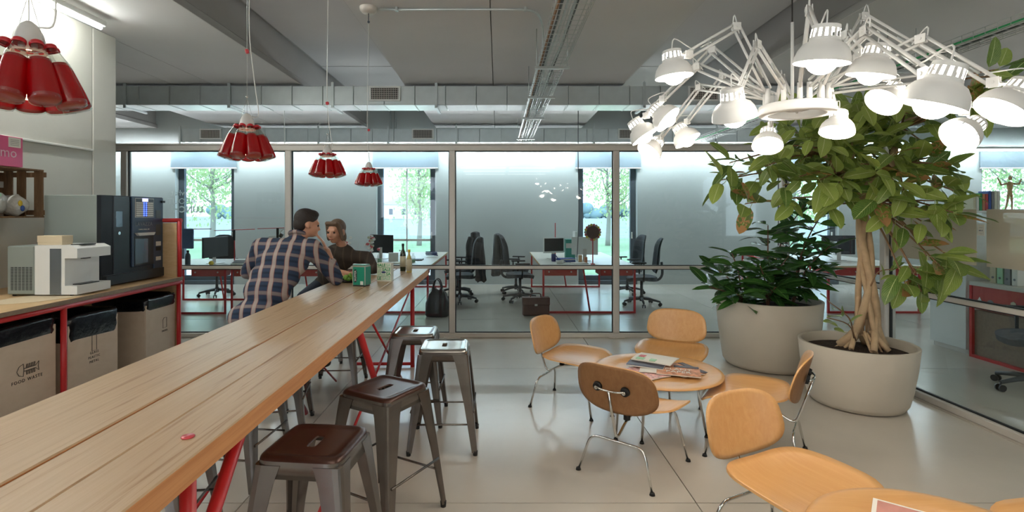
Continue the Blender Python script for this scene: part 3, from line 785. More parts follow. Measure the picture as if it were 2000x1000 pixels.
# ---------------------------------------------------------------- plywood lounge chairs and round tables
def make_chair():
    r = thing('lounge_chair', 'x', 'chair')
    def seat(s_, t):
        x, y = sup(.25, .283, 3.3, t); x *= s_; y *= s_
        y *= 1.0+.03*(x/.25)
        z = .368 + .042*abs(y/.278)**2.3*(1-.35*x/.245) - .055*max(0., (x-.11)/.135)**2 + .035*max(0., (-x-.10)/.145)**2
        return (x+.045, y, z)
    so = MB().dish(seat, 9, 40, .010).build('seat', 'ash', r)
    ta = math.radians(14)
    def back(s_, t):
        y, q = sup(.245, .145, 3.0, t); y *= s_; q *= s_
        y *= 1-.06*(q/.145); bow = -.055*(1-(y/.245)**2) + .028
        x = bow
        return (-.262 + x*math.cos(ta) - q*math.sin(ta), y, .535 + q*math.cos(ta) + x*math.sin(ta))
    bo = MB().dish(back, 8, 40, .009)
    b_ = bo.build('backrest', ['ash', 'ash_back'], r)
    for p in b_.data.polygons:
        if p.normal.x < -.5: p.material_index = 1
    tr = .0078
    MB().tube(fillet([(-.27, -.225, .012), (-.235, -.165, .215), (-.235, .165, .215), (-.27, .225, .012)], .055, 6), tr, 10).build('rear_leg_frame', 'chrome', r)
    MB().tube(fillet([(.24, -.24, .012), (.17, -.185, .325), (.17, .185, .325), (.24, .24, .012)], .05, 6), tr, 10).build('front_leg_frame', 'chrome', r)
    MB().tube(fillet([(.17, 0, .335), (-.10, 0, .30), (-.235, 0, .225), (-.275, 0, .34), (-.335, 0, .53)], .05, 6), .0085, 10).build('spine', 'chrome', r)
    MB().tube(curve_path([(-.318, -.085, .535), (-.335, -.05, .532), (-.337, 0, .530), (-.335, .05, .532), (-.318, .085, .535)], 4), .006, 8).build('back_bracket', 'chrome', r)
    for y in (-.085, .085):
        m_ = MB().cyl((-.298, y, .535), (-.315, y, .531), .028, .024, 16).build('shock_mount', 'rubber', r)
        MB().cyl((-.312, y, .532), (-.326, y, .529), .012, .010, 12).build('mount_disc', 'chrome', m_)
    for x, y in ((-.272, -.228), (-.272, .228), (.242, -.242), (.242, .242)):
        MB().cyl((x, y, 0), (x, y, .014), .016, .012, 12).build('glide', 'rubber', r)
    for x, y in ((.17, -.14), (.17, .14), (-.10, 0)):
        MB().cyl((x, y, .325 if x > 0 else .30), (x, y, .345 if x > 0 else .345), .020, None, 12).build('seat_mount', 'rubber', r)
    return r
lc0 = make_chair()
LC = [(.60, 4.20, -31, 'orange plywood lounge chair with its side to the glass partition and steel stools'),
      (1.46, 4.42, -116, 'orange plywood lounge chair between the magazine table and the glass partition'),
      (.825, 3.20, 51, 'plywood lounge chair showing its brown backrest and black rubber mounts'),
      (1.63, 3.37, 146, 'orange plywood lounge chair beside the ficus pot'),
      (1.265, 2.25, -64, 'orange plywood lounge chair drawn up between both round tables'),
      (2.12, 1.78, 185, 'orange plywood lounge chair on the far side of the plain round table')]
for i, (x, y, a, lb) in enumerate(LC):
    o = lc0 if i == 0 else copy_tree(lc0)
    o.location = (x, y, 0); o.rotation_euler = (0, 0, math.radians(a)); tag(o, lb, 'chair', 'plywood lounge chairs')
def make_table():
    r = thing('coffee_table', 'x', 'table')
    prof = [(0, .386), (.20, .386), (.290, .387), (.315, .391), (.335, .401), (.355, .406), (.42, .409), (.442, .407), (.446, .400), (.43, .394), (.36, .389), (.30, .376), (0, .374)]
    MB().lathe(prof, 64).build('table_top', 'ash', r)
    for k in range(4):
        a = math.pi/4+k*math.pi/2+.2; c, s_ = math.cos(a), math.sin(a)
        lo = MB().tube(fillet([(.06*c, .06*s_, .36), (.27*c, .27*s_, .36), (.335*c, .335*s_, .012)], .05, 6), .0085, 10).build('leg', 'chrome', r)
        MB().cyl((.336*c, .336*s_, 0), (.336*c, .336*s_, .014), .016, .012, 12).build('glide', 'rubber', lo)
    return r
ct0 = make_table(); ct0.location = (1.135, 3.765, 0); tag(ct0, 'round orange plywood table strewn with magazines', 'table', 'round plywood tables')
ct1 = copy_tree(ct0); ct1.location = (1.50, 1.70, 0); tag(ct1, 'round orange plywood table with one white bordered booklet', 'table', 'round plywood tables')
# magazines
def magazine(x, y, z, w, h, a, cover, label, deco=(), sag=.008, blocks=None):
    r = thing('magazine', label, 'magazine', (x, y, z), math.radians(a), 'magazines on the round table')
    def sheet(z0, th, nm, mt, k):
        n = 8; top = []; bot = []
        m_ = MB(); vs = []
        for i in range(n+1):
            u = -w/2+w*i/n; zz = z0+sag*math.sin(math.pi*i/n)*.6+.004*abs(math.sin(i*1.3))*k
            for v in (-h/2, h/2): vs += [(u, v, zz), (u, v, zz+th)]
        fs = []
        for i in range(n):
            a0, b0 = 4*i, 4*i+4
            fs += [(a0+1, b0+1, b0+3, a0+3), (a0, a0+2, b0+2, b0), (a0, b0, b0+1, a0+1), (a0+2, a0+3, b0+3, b0+2)]
        fs += [(0, 1, 3, 2), (4*n, 4*n+2, 4*n+3, 4*n+1)]
        m_.add(vs, fs); return m_.build(nm, mt, r)
    sheet(0, .005, 'pages', 'paper', .3); sheet(.0055, .0012, 'cover', cover, .3)
    for (u0, u1, v0, v1, mt) in deco: MB().bb(u0*w, u1*w, v0*h, v1*h, .0088, .0145).build('cover_print', mt, r)
    return r
zt = .389
plain('print_warm', 'c98f6e', .5, var=.45, scale=30); plain('print_dark', '4a4650', .4); plain('print_floral', 'd9a9a4', .5, var=.5, scale=45); plain('print_red', 'cf5a5e', .5)
magazine(1.04, 3.72, zt, .21, .27, 28, 'print_floral', 'open magazine with pink floral print by the brown backed chair')
magazine(1.13, 3.80, zt+.001+.012, .20, .26, -20, 'paper', 'thin white magazine with folded pages in the heap', [(-.4, -.1, .1, .3, 'print_red')])
magazine(1.09, 3.86, zt+.013+.015, .19, .26, 62, 'print_dark', 'dark covered magazine under the white ones')
magazine(1.17, 3.93, zt+.030+.014, .22, .29, 55, 'paper', 'white magazine with green and red panels, topmost of the heap', [(-.42, -.2, .2, .4, 'pale_green_ink'), (-.15, .1, .25, .4, 'print_red'), (-.42, -.2, -.1, .05, 'pale_green_ink')])
magazine(1.33, 3.80, zt, .22, .29, 20, 'print_warm', 'reddish brown lettered magazine at the rim of the table', [(.28, .48, -.48, .45, 'print_dark')])
mg = magazine(1.27, 3.72, zt+.016, .22, .29, 72, 'print_warm', 'reddish brown magazine with pale lettering on top of its twin', [(.3, .49, -.48, .1, 'print_dark')])
text('cover_lettering', 'PLANT\nPAPER', .06, (0, -1, 0), (1, 0, 0), (-.03, 0, .0148), 'paper', mg)
bk = thing('booklet', 'white bordered booklet with a pink picture on the plain round table', 'booklet', (1.444, 1.854, .4095), math.radians(-38))
MB().bb(-.11, .11, -.15, .15, 0, .012, .001).build('cover', 'paper', bk); plain('print_pink', 'c98c80', .45, var=.12, scale=12); MB().bb(-.095, .095, -.135, .135, .0122, .0135).build('cover_picture', 'print_pink', bk)

# ================================================================ pendant lamps made of bottles
def make_pendant():
    r = thing('bottle_pendant', 'x', 'pendant lamp'); n = 9; tilt = math.radians(19.5)
    Lb = .152
    body = MB().lathe([(.0, 0), (.026, 0), (.031, .004), (.0315, .010), (.030, .04), (.0238, .100), (.0225, .106), (0, .106)], 20).mesh('bottle', 'red_liquor')
    gl_ = MB().lathe([(.0244, .098), (.0222, .114), (.0160, .131), (.0130, .143), (.0130, .149), (0, .149)], 16).mesh('neck', 'bottle_glass')
    rim = MB().lathe([(.0, -.004), (.024, -.004), (.031, -.001), (.0325, .005), (.0318, .010)], 20).mesh('bottle_base', 'bottle_glass')
    cp = MB().lathe([(.0140, .146), (.0148, .148), (.0140, .155), (.011, .158), (0, .159)], 14).mesh('cap', 'red_cap')
    for k in range(n):
        a = 2*math.pi*k/n
        mx = Matrix.Rotation(a, 4, 'Z') @ Matrix.Translation((.096, 0, 0)) @ Matrix.Rotation(-tilt, 4, 'Y')
        b_ = inst(body, 'bottle', r, mx)
        for me, nm in ((gl_, 'neck'), (cp, 'cap'), (rim, 'bottle_base')): inst(me, nm, b_, Matrix.Identity(4))
    MB().lathe([(.036, .128), (.034, .150), (.028, .175), (.017, .196), (.006, .205), (0, .206)], 20).build('diffuser', 'opal', r)
    MB().lathe([(0, .015), (.02, .015), (.022, .035), (.014, .07), (.012, .085), (0, .085)], 14).build('bulb', 'lamp_pendant', r)
    MB().lathe([(.030, .136), (.030, .142), (.0, .142)], 16).build('bottle_ring', 'chrome', r)
    MB().tube([(0, 0, .205), (0, 0, Z_PAN-1.788)], .0012, 4).build('hanging_wire', 'steel_wire', r)
    w = MB()
    for s_ in (-1, 1): w.tube([(s_*.034, 0, .15), (0, 0, .275)], .0009, 4)
    w.ball((0, 0, .281), .006, 8, 6); w.build('wire_loop', 'chrome', r)
    MB().cyl((-.006, 0, .487), (.006, 0, .491), .011, None, 14).build('height_adjuster', 'red_chip', r)
    p = [(.02, 0, .19), (.05, .01, .21), (.035, .03, .36), (.012, .02, .60), (.016, .02, .95), (.014, .01, 1.3), (.012, .01, Z_PAN-1.788)]
    MB().tube(curve_path(p, 5), .0023, 6).build('power_cord', 'white_metal', r)
    return r
pn0 = make_pendant()
for i, (y, lb) in enumerate(((1.29, 'red bottle pendant lamp hanging before the bright concrete wall'), (2.41, 'red bottle pendant lamp hanging over the table ahead of the plaid shirted man'), (3.545, 'red bottle pendant lamp hanging above the heads of the seated pair'), (4.68, 'red bottle pendant lamp hanging under the round junction box'))):
    o = pn0 if i == 0 else copy_tree(pn0); o.location = (-1.148, y, 1.785 if i == 0 else 1.772); o.rotation_euler = (0, 0, .4*i+.16); tag(o, lb, 'pendant lamp', 'bottle pendants over the bar table')

# ================================================================ counter along the concrete wall
CX, CZ, CY0, CY1 = -3.0, .92, 1.6, 5.02
cn = thing('counter', 'plywood counter on a red tube frame beside the concrete wall', 'counter')
MB().bb(X_WALL+.005, CX, CY0, CY1, CZ-.03, CZ, .002).build('worktop', 'ply', cn)
MB().bb(CX-.002, CX+.003, CY0, CY1, CZ-.03, CZ-.001).build('worktop_edge', 'ply_edge', cn)
def ctube(p, q, nm, r_=.019): return MB().cyl(p, q, r_, None, 10).build(nm, 'red_paint', cn)
ctube((CX-.02, CY0, CZ-.05), (CX-.02, CY1, CZ-.05), 'front_rail')
for y in (1.65, 2.66, 3.665, 4.985): ctube((CX-.02, y, 0), (CX-.02, y, CZ-.05), 'leg'); ctube((X_WALL+.05, y, 0), (X_WALL+.05, y, CZ-.05), 'leg')
# upright screen at the end of the counter
ctube((CX-.02, 5.0, CZ), (CX-.02, 5.0, 1.455), 'screen_post'); ctube((CX-.001, 5.0, 1.455), (X_WALL+.03, 5.0, 1.455), 'screen_rail')
MB().bb(X_WALL+.02, CX-.045, 4.99, 5.01, CZ, 1.43).build('screen_panel', 'ply', cn)
MB().bb(X_WALL+.02, CX-.045, 4.99, 5.01, .02, CZ-.035).build('end_panel', 'ply', cn)
# waste bins
def bin_(y0, y1, ztop, bagz, label, icon, lines, size):
    x0, x1 = -3.52, -3.045; r = thing('waste_bin', label, 'bin', (x1, (y0+y1)/2, 0), 0, 'plywood waste bins under the counter'); h = (y1-y0)/2; D = x0-x1
    MB().bb(-.012, 0, -h, h, .01, ztop, .001).build('front_panel', 'ply_pale', r)
    MB().bb(D, -.012, -h, -h+.012, .01, ztop).build('side_panel', 'ply_pale', r); MB().bb(D, -.012, h-.012, h, .01, ztop).build('side_panel', 'ply_pale', r)
    MB().bb(D, D+.012, -h+.012, h-.012, .01, ztop).build('back_panel', 'ply_pale', r); MB().bb(D, 0, -h, h, 0, .01).build('base_panel', 'ply_edge', r)
    # bag folded over the rim: closed loops outside, over, and down inside
    n = 40; rn = random.Random(int(y0*50)); L = []
    ph = [rn.uniform(0, 6.28) for _ in range(4)]
    def loop(off, z, amp):
        o_ = []
        for i in range(n):
            t = 2*math.pi*i/n; a, b_ = sup(-D/2+off, h+off, 12, t); w = sum(math.sin(t*(3+2*k)+ph[k]) for k in range(4))/4
            o_.append((a+D/2+w*amp*.3, b_+w*amp*.3, z+w*amp))
        return o_
    zs = ztop
    L = [loop(.004, zs-bagz, .012), loop(.010, zs-bagz*.6, .008), loop(.007, zs-bagz*.25, .010), loop(.012, zs+.035, .010), loop(.004, zs+.06, .012), loop(-.02, zs+.045, .010), loop(-.04, zs-.05, .01), loop(-.06, zs-.3, .01)]
    MB().loops(L, False, True, 0, True).build('bin_bag', 'black_bag', r)
    R, U = (0, 1, 0), (0, 0, 1)
    for k, (tx, sz, z) in enumerate(lines): text('printed_text', tx, sz, R, U, (.001, icon[1], z), 'black_ink', r, spacing=1.25)
    g = MB(); cx, cz = icon[1], icon[2]
    def ln(pts, closed=False): g.tube([(.001, cx+p[0], cz+p[1]) for p in pts], .0022, 4, True, 0, closed, False)
    if icon[0] == 'fish':
        ln([(-.075, 0), (-.06, .028), (-.03, .04), (-.025, 0), (-.03, -.04), (-.06, -.028)], True)
        ln([(-.025, .008), (.06, .008), (.085, .03), (.08, 0), (.085, -.03), (.06, -.008), (-.025, -.008)])
        for k in range(4):
            for s_ in (-1, 1): ln([(-.01+k*.018, .008*s_), (-.006+k*.018, .034*s_), (.002+k*.018, .034*s_), (-.001+k*.018, .008*s_)])
    elif icon[0] == 'bottle': ln([(-.022, -.06), (.022, -.06), (.022, .05), (.012, .08), (-.012, .08), (-.022, .05)], True)
    else: ln([(-.026, -.045), (.026, -.045), (.026, .045), (-.012, .045), (-.026, .028)], True)
    g.build('printed_icon', 'black_ink', r)
    return r
bin_(3.06, 3.63, .76, .06, 'plywood food waste bin with a fish bone mark', ('fish', .065, .515), [('FOOD WASTE', .030, .448)], .03)
bin_(3.73, 4.22, .72, .12, 'plywood glass, plastic and metal bin with a low hanging bag', ('bottle', 0, .55), [('GLASS', .026, .475), ('PLASTIC', .026, .442), ('METAL', .026, .409)], .03)
bin_(4.56, 4.97, .72, .045, 'plywood paper bin beside the end of the counter', ('sheet', .05, .525), [('PAPER', .024, .452)], .03)
# coffee machine
cm = thing('coffee_machine', 'tall black coffee vending machine with grey side on the counter', 'coffee machine', (-3.24, 4.26, CZ))
MB().bb(-.43, -.005, 0, .74, .012, .75, .004).build('housing', 'machine_side', cm)
MB().prism([(-.005, .003), (.03, .003), (.055, .10), (.055, .74), (-.005, .74)], .012, .75, 'z').build('door', 'machine_dark', cm)
MB().bb(.045, .062, .10, .29, .10, .745, .003).build('door_side_strip', 'machine_dark', cm)
MB().bb(.055, .075, .305, .60, .135, .748, .004).build('control_panel', 'machine_panel', cm)
MB().bb(.055, .066, .605, .735, .09, .745, .003).build('coin_panel', 'machine_panel', cm)
MB().bb(.03, .078, .0, .735, .012, .095, .004).build('plinth', 'machine_dark', cm)
MB().bb(.050, .077, .325, .58, .14, .40).build('cup_bay', 'black_plastic', cm); MB().bb(.074, .079, .335, .50, .16, .375).build('cup_door', 'brushed_blue', cm)
MB().prism([(.330, .43), (.575, .43), (.555, .405), (.36, .405)], .074, .10, 'x').build('bay_lip', 'aluminium', cm)
MB().bb(.074, .078, .335, .585, .565, .735, .002).build('selection_frame', 'aluminium', cm); MB().bb(.077, .0785, .340, .580, .57, .73).build('selection_plate', 'machine_dark', cm)
for k in range(7):
    for s_ in (0, 1):
        MB().bb(.078, .081, .345+s_*.145, .435+s_*.135, .575+k*.0185, .589+k*.0185).build('price_strip', 'paper', cm)
        MB().cyl((.078, .447+s_*.028, .583+k*.0185), (.082, .447+s_*.028, .583+k*.0185), .0068, None, 10).build('button', 'led_blue', cm)
MB().bb(.078, .081, .425, .50, .706, .735).build('display', 'screen_glow', cm)
MB().bb(.06, .064, .125, .20, .485, .62, .002).build('cup_sensor', 'brushed_blue', cm); MB().cyl((.062, .16, .435), (.067, .16, .435), .014, None, 12).build('lock', 'chrome', cm)
text('brand_lettering', 'LAVAZZA', .05, (0, 1, 0), (0, 0, 1), (.0765, .452, .505), 'print_grey', cm, spacing=1.05)
text('brand_motto', 'TORINO, ITALIA, 1895', .015, (0, 1, 0), (0, 0, 1), (.0765, .452, .458), 'paper', cm)
for z0, z1, mt in ((.555, .63, 'grey_plastic'), (.40, .50, 'grey_plastic'), (.30, .34, 'paper'), (.255, .29, 'black_plastic'), (.165, .20, 'paper')): MB().bb(.066, .068, .63, .70, z0, z1).build('panel_sticker', mt, cm)
MB().bb(.06, .085, .70, .74, .70, .72, .003).build('door_catch', 'black_plastic', cm)
# water cooler with a C-shaped outlet
wc = thing('water_cooler', 'white countertop water cooler with vented side and open tap bay', 'water cooler', (-3.56, 3.82, CZ))
MB().bb(0, .20, 0, .34, .012, .365, .008).build('rear_housing', 'machine_side', wc)
MB().prism([(.203, .012), (.51, .012), (.51, .075), (.42, .075), (.42, .275), (.51, .275), (.51, .345), (.46, .368), (.203, .368)], .0, .33, 'y').build('front_housing', 'white_metal', wc)
MB().bb(.315, .395, -.004, 0, .015, .345).build('front_panel', 'brushed_blue', wc); MB().bb(.43, .49, .06, .24, .076, .082).build('drip_tray', 'black_plastic', wc)
MB().bb(.40, .48, .08, .22, .367, .373).build('key_pad', 'black_plastic', wc); MB().bb(.44, .47, .12, .18, .262, .275).build('tap', 'grey_plastic', wc)
vb = MB()
for i in range(6):
    for k in range(18): vb.bb(.03+i*.027, .05+i*.027, -.0015, .001, .045+k*.0095, .050+k*.0095)
vb.build('vent_slots', 'grille_dark', wc)
for x in (.03, .45): MB().cyl((x, .03, 0), (x, .03, .014), .012, None, 8).build('foot', 'rubber', wc)
bx = thing('cardboard_box', 'small beige box lying on the white water cooler', 'box', (-3.30, 3.93, CZ+.368)); MB().bb(-.09, .09, -.05, .05, 0, .045, .002).build('box_body', 'cardboard', bx); MB().bb(-.092, .092, -.052, .052, .018, .068, .002).build('box_lid', 'cardboard', bx)
ct = MB(); ct.prism([(-.30+.02*math.sin(i*2.1)+.3*math.cos(i*.4), .18*math.sin(i*.4)+.012*math.sin(i*3.7)) for i in range(16)], 0, .002); o = ct.build('brown_cloth', 'cardboard'); o.location = (-3.02-.11, 4.02, CZ+.0005); o.rotation_euler = (0, 0, 1.2); tag(o, 'thin brown paper sheet under the water cooler edge', 'paper')
# crate hung on the wall as a shelf
cr = thing('wooden_crate', 'old wooden fruit crate hung on the concrete wall as a shelf', 'crate', (X_WALL, 3.3, 1.487))
Lc, Dc, Hc = .98, .33, .385
for k in range(3): MB().bb(.012+k*.107, .107+k*.107, 0, Lc, 0, .012, .001).build('bottom_slat', 'crate_wood', cr)
for k in range(3): MB().bb(.012+k*.107, .107+k*.107, -.01, Lc-.02, Hc-.012, Hc, .001).build('top_slat', 'crate_wood', cr)
for y in (.02, Lc-.02):
    for x in (.03, .135, .275): MB().bb(x-.025, x+.045, y-.012, y, .012, Hc-.012, .001).build('end_slat', 'crate_wood', cr)
    for z in (.02, Hc-.06): MB().bb(.005, Dc, y, y+.015, z, z+.04, .001).build('end_batten', 'crate_wood', cr)
for z in (.05, .17, .29): MB().bb(0, .012, 0, Lc, z, z+.07, .001).build('back_slat', 'crate_wood', cr)
def blob_bag(label, c, r_, mat, deco):
    o = thing('plastic_bag', label, 'bag', c); m_ = MB(); rn = random.Random(int(c[1]*100)); seg, rg = 18, 12; vs = []; 
    m_.ball((0, 0, r_[2]), r_, seg, rg); 
    for i, v in enumerate(m_.v):
        k = 1+.07*math.sin(v[0]*70+v[1]*55)+rn.uniform(-.03, .03); m_.v[i] = (v[0]*k, v[1]*k, max(0, r_[2]+(v[2]-r_[2])*k))
    m_.build('bag_body', mat, o)
    for (dx, dy, dz, sx, mt) in deco: MB().ball((dx, dy, dz), (sx*.5, sx, sx*1.3), 10, 7).build('bag_content', mt, o)
blob_bag('white plastic bag with blue print stuffed into the wall crate', (X_WALL+.18, 3.92, 1.50), (.10, .15, .10), 'plastic_bag', [(.085, -.05, .13, .03, 'blue'), (.08, .02, .15, .022, 'pale_green_ink')])
blob_bag('clear plastic bag with yellow packet stuffed into the wall crate', (X_WALL+.19, 4.14, 1.50), (.09, .08, .085), 'plastic_bag', [(.085, -.04, .10, .018, 'yellow'), (.085, -.02, .06, .018, 'blue')])
blob_bag('crumpled plastic bag pressed against the crate end', (X_WALL+.16, 3.66, 1.50), (.10, .10, .09), 'plastic_bag', [(.09, 0, .1, .02, 'red_chip')])
pb = thing('pink_board', 'pink display box with white lettering standing on the wall crate', 'box', (X_WALL+.34, 3.4, 1.487+Hc+.001))
MB().bb(-.05, 0, 0, .65, 0, .225, .002).build('box_body', 'pink', pb); MB().bb(0, .002, .53, .63, .145, .218).build('price_card', 'paper', pb)
text('lettering', 'majmo', .105, (0, 1, 0), (0, 0, 1), (.001, .60, .10), 'pink_text', pb, 'RIGHT')
for k in range(4): MB().bb(.002, .003, .545, .615, .16+k*.013, .163+k*.013).build('card_print', 'print_grey', pb)

# ---------------------------------------------------------------- things on the bar table
def on_table(x, y): d = FOC*(EYE-TZ)/(y-417); return ((x-973)*d/FOC, d, TZ)
p = on_table(706, 558); nd = thing('napkin_dispenser', 'green metal napkin dispenser on the bar table', 'dispenser', p, math.radians(-14))
MB().bb(-.062, .062, -.05, .05, .008, .178, .006).build('casing', 'tin_edge', nd); MB().bb(-.05, .055, -.053, -.05, .012, .165, .001).build('front_plate', 'green_tin', nd); MB().bb(.062, .064, -.045, .045, .012, .165).build('side_plate', 'green_tin', nd)
MB().bb(-.058, .058, -.045, .045, .176, .184, .004).build('lid', 'green_tin', nd); MB().bb(-.056, .056, -.045, .045, 0, .01).build('foot', 'rubber', nd)
MB().prism([(-.042, .05), (-.034, .035), (-.022, .035), (-.014, .05), (-.014, .13), (-.022, .145), (-.034, .145), (-.042, .13)], -.0545, -.053, 'y').build('name_plate', 'black_ink', nd)
text('printed_name', 'SKIPPER', .026, (0, 0, 1), (-1, 0, 0), (-.028, -.0548, .09), 'paper', nd); MB().bb(.018, .045, -.0545, -.053, .015, .045).build('sticker', 'paper', nd)
p = on_table(754, 549); sb = thing('salt_carton', 'white salt carton with green lettering on the bar table', 'carton', p, math.radians(-8))
w2, h2 = .074, .168
MB().bb(-w2, w2*.8, -.035, .035, 0, h2, .002).build('carton_body', 'carton', sb)
rows = [('SALE', 'SA', 0), ('LE', 'SALE', 1), ('SALE', 'SA', 1), ('LE', 'SALE', 0)]
for k, (a, b_, q) in enumerate(rows):
    z = .148-.040*k; full = a+b_
    tA = text('printed_word', a, .037, (1, 0, 0), (0, 0, 1), (-w2+.004, -.0355, z), ('green_ink' if q == 0 else 'pale_green_ink'), sb, 'LEFT', bold=.001)
    tB = text('printed_word', b_, .037, (1, 0, 0), (0, 0, 1), (w2*.8-.004, -.0355, z), ('pale_green_ink' if q == 0 else 'green_ink'), sb, 'RIGHT', bold=.001)
    if k: MB().bb(-w2+.004, w2*.8-.004, -.036, -.035, z+.018, z+.021).build('printed_line', 'green_ink', sb)
MB().lathe([(0, 0), (.02, 0), (.02, .001), (0, .001)], 20, Matrix.Translation((-.01, -.0355, .085)) @ Matrix.Rotation(math.pi/2, 4, 'X') @ Matrix.Scale(.45, 4, (0, 1, 0))).build('printed_badge', 'navy_ink', sb)
def bottle(label, p, mat, prof, lab, cap):
    r = thing('bottle', label, 'bottle', p); MB().lathe(prof, 24).build('bottle_glass', mat, r)
    MB().lathe([(lab[0], lab[1]), (lab[0]+.0008, lab[1]), (lab[0]+.0008, lab[2]), (lab[0], lab[2])], 24).build('paper_label', 'label_cream', r)
    z = prof[-1][1]; MB().lathe([(0, z-.02), (.0145, z-.02), (.0145, z+.005), (0, z+.006)], 14).build('cap', cap, r); return r
bottle('dark green oil bottle with cream label on the bar table', on_table(787, 529), 'bottle_green', [(0, 0), (.028, 0), (.031, .004), (.031, .175), (.026, .205), (.013, .232), (.012, .29), (0, .29)], (.0315, .045, .16), 'black_plastic')
bottle('short golden oil bottle with pale label beside the dark one', on_table(799, 532), 'bottle_gold', [(0, 0), (.026, 0), (.029, .004), (.029, .13), (.022, .165), (.011, .19), (.011, .235), (0, .235)], (.0295, .02, .14), 'yellow')
ch = on_table(367, 854); c_ = MB().lathe([(0, 0), (.016, 0), (.0175, .0015), (.0175, .003), (.016, .0045), (0, .0045)], 28).build('red_token', 'red_chip', None, ch); tag(c_, 'flat red plastic token lying on the bar table', 'token')
p = on_table(686, 550); pt = thing('salad_plate', 'dark plate of salad beside the green napkin dispenser', 'plate', p)
MB().lathe([(0, 0), (.07, 0), (.11, .012), (.112, .016), (.105, .014), (.07, .006), (0, .006)], 28).build('plate', 'black_plastic', pt)
for k in range(14):
    a = k*2.4; rr = .02+.05*((k*7) % 10)/10; m_ = MB().ball((0, 0, 0), (.028, .018, .012), 8, 6); o = m_.build('lettuce_leaf', 'salad', pt); o.location = (rr*math.cos(a), rr*math.sin(a), .022+.02*(k % 3)); o.rotation_euler = (a, k, a)
br = thing('bread_roll', 'pale open sandwich beside the salad plate', 'sandwich', on_table(708, 545)); MB().ball((0, 0, .035), (.06, .05, .035), 16, 10).build('bread', 'bread', br)
cu = thing('paper_cup', 'small terracotta cup behind the napkin dispenser', 'cup', on_table(693, 536)); MB().lathe([(0, 0), (.024, 0), (.03, .09), (.028, .09), (.023, .004), (0, .004)], 18).build('cup', 'terracotta', cu)
cu.location.x += .08

# ================================================================ lamp cluster
CD = 2.40; RC = at(1556, 224, CD); RC = Vector((RC.x, CD, RC.z))
cl = thing('lamp_cluster', 'white chandelier of jointed desk lamps around a ring', 'chandelier', RC)
MB().lathe([(.118, .0), (.153, .0), (.157, .004), (.157, .040), (.152, .044), (.122, .044), (.118, .038), (.118, 0)], 48).build('ring', 'shade_white', cl)
hb = MB()
for k in range(3):
    a = k*math.pi/3; hb.tube([(.120*math.cos(a), .120*math.sin(a), .03), (-.120*math.cos(a), -.120*math.sin(a), .03)], .006, 6)
hb.lathe([(0, .02), (.05, .02), (.05, .05), (0, .05)], 20); hb.build('hub_spokes', 'shade_white', cl)
MB().cyl((-.02, 0, .05), (-.02, 0, .42), .007, None, 10).build('rod', 'shade_white', cl); MB().cyl((-.02, 0, .42), (-.02, 0, Z_PAN-RC.z), .0035, None, 6).build('ceiling_cable', 'black_plastic', cl)
seg = 30
def slot(i, k): return i == 4 and k % 2 == 0
shade_mesh = MB().lathe([(.0825, 0), (.081, .018), (.074, .040), (.062, .058), (.046, .068), (.0445, .072), (.0405, .118), (.030, .121), (.0, .121)], seg, skip=lambda i, k: i == 5 and k % 2 == 0).mesh('lamp_shade', 'shade_white')
inner = MB().lathe([(.0815, .001), (.080, .018), (.073, .039), (.061, .057), (.045, .066)], seg).mesh('shade_lining', 'shade_white')
capb = MB()
for a0, a1 in ((.0445, .078), (.0412, .112)):
    pass
capb.lathe([(.0448, .071), (.0443, .080)], seg).lathe([(.0418, .106), (.0408, .119)], seg)
cap_mesh = capb.mesh('cap_band', 'shade_white')
bulb_mesh = MB().ball((0, 0, .014), .049, 20, 12).lathe([(.022, .055), (.017, .075), (.017, .105), (0, .105)], 12).mesh('bulb', 'lamp_bulb')
LAMPS = [(1316, 142, 72, 1312, 100, 1438, 52, 0), (1256, 262, 56, 1240, 236, 1391, 97, .1), (1300, 230, 58, 1282, 210, 1362, 130, .2), (1270, 294, 50, 1286, 276, 1366, 170, .1), (1340, 270, 52, 1331, 252, 1411, 150, .1),
         (1434, 222, 84, 1424, 182, 1479, 87, -.2), (1499, 280, 56, 1506, 258, 1527, 152, .2), (1606, 112, 100, 1609, 66, 1580, 20, -.1), (1635, 252, 62, 1642, 226, 1620, 150, .1), (1702, 138, 84, 1707, 104, 1652, 68, -.1),
         (1728, 195, 66, 1755, 168, 1668, 115, .1), (1826, 194, 116, 1840, 142, 1690, 60, -.2), (1842, 160, 68, 1864, 120, 1688, 32, 0), (1962, 210, 95, 1994, 166, 1799, 76, -.1), (1878, 262, 72, 1916, 238, 1826, 150, .1)]
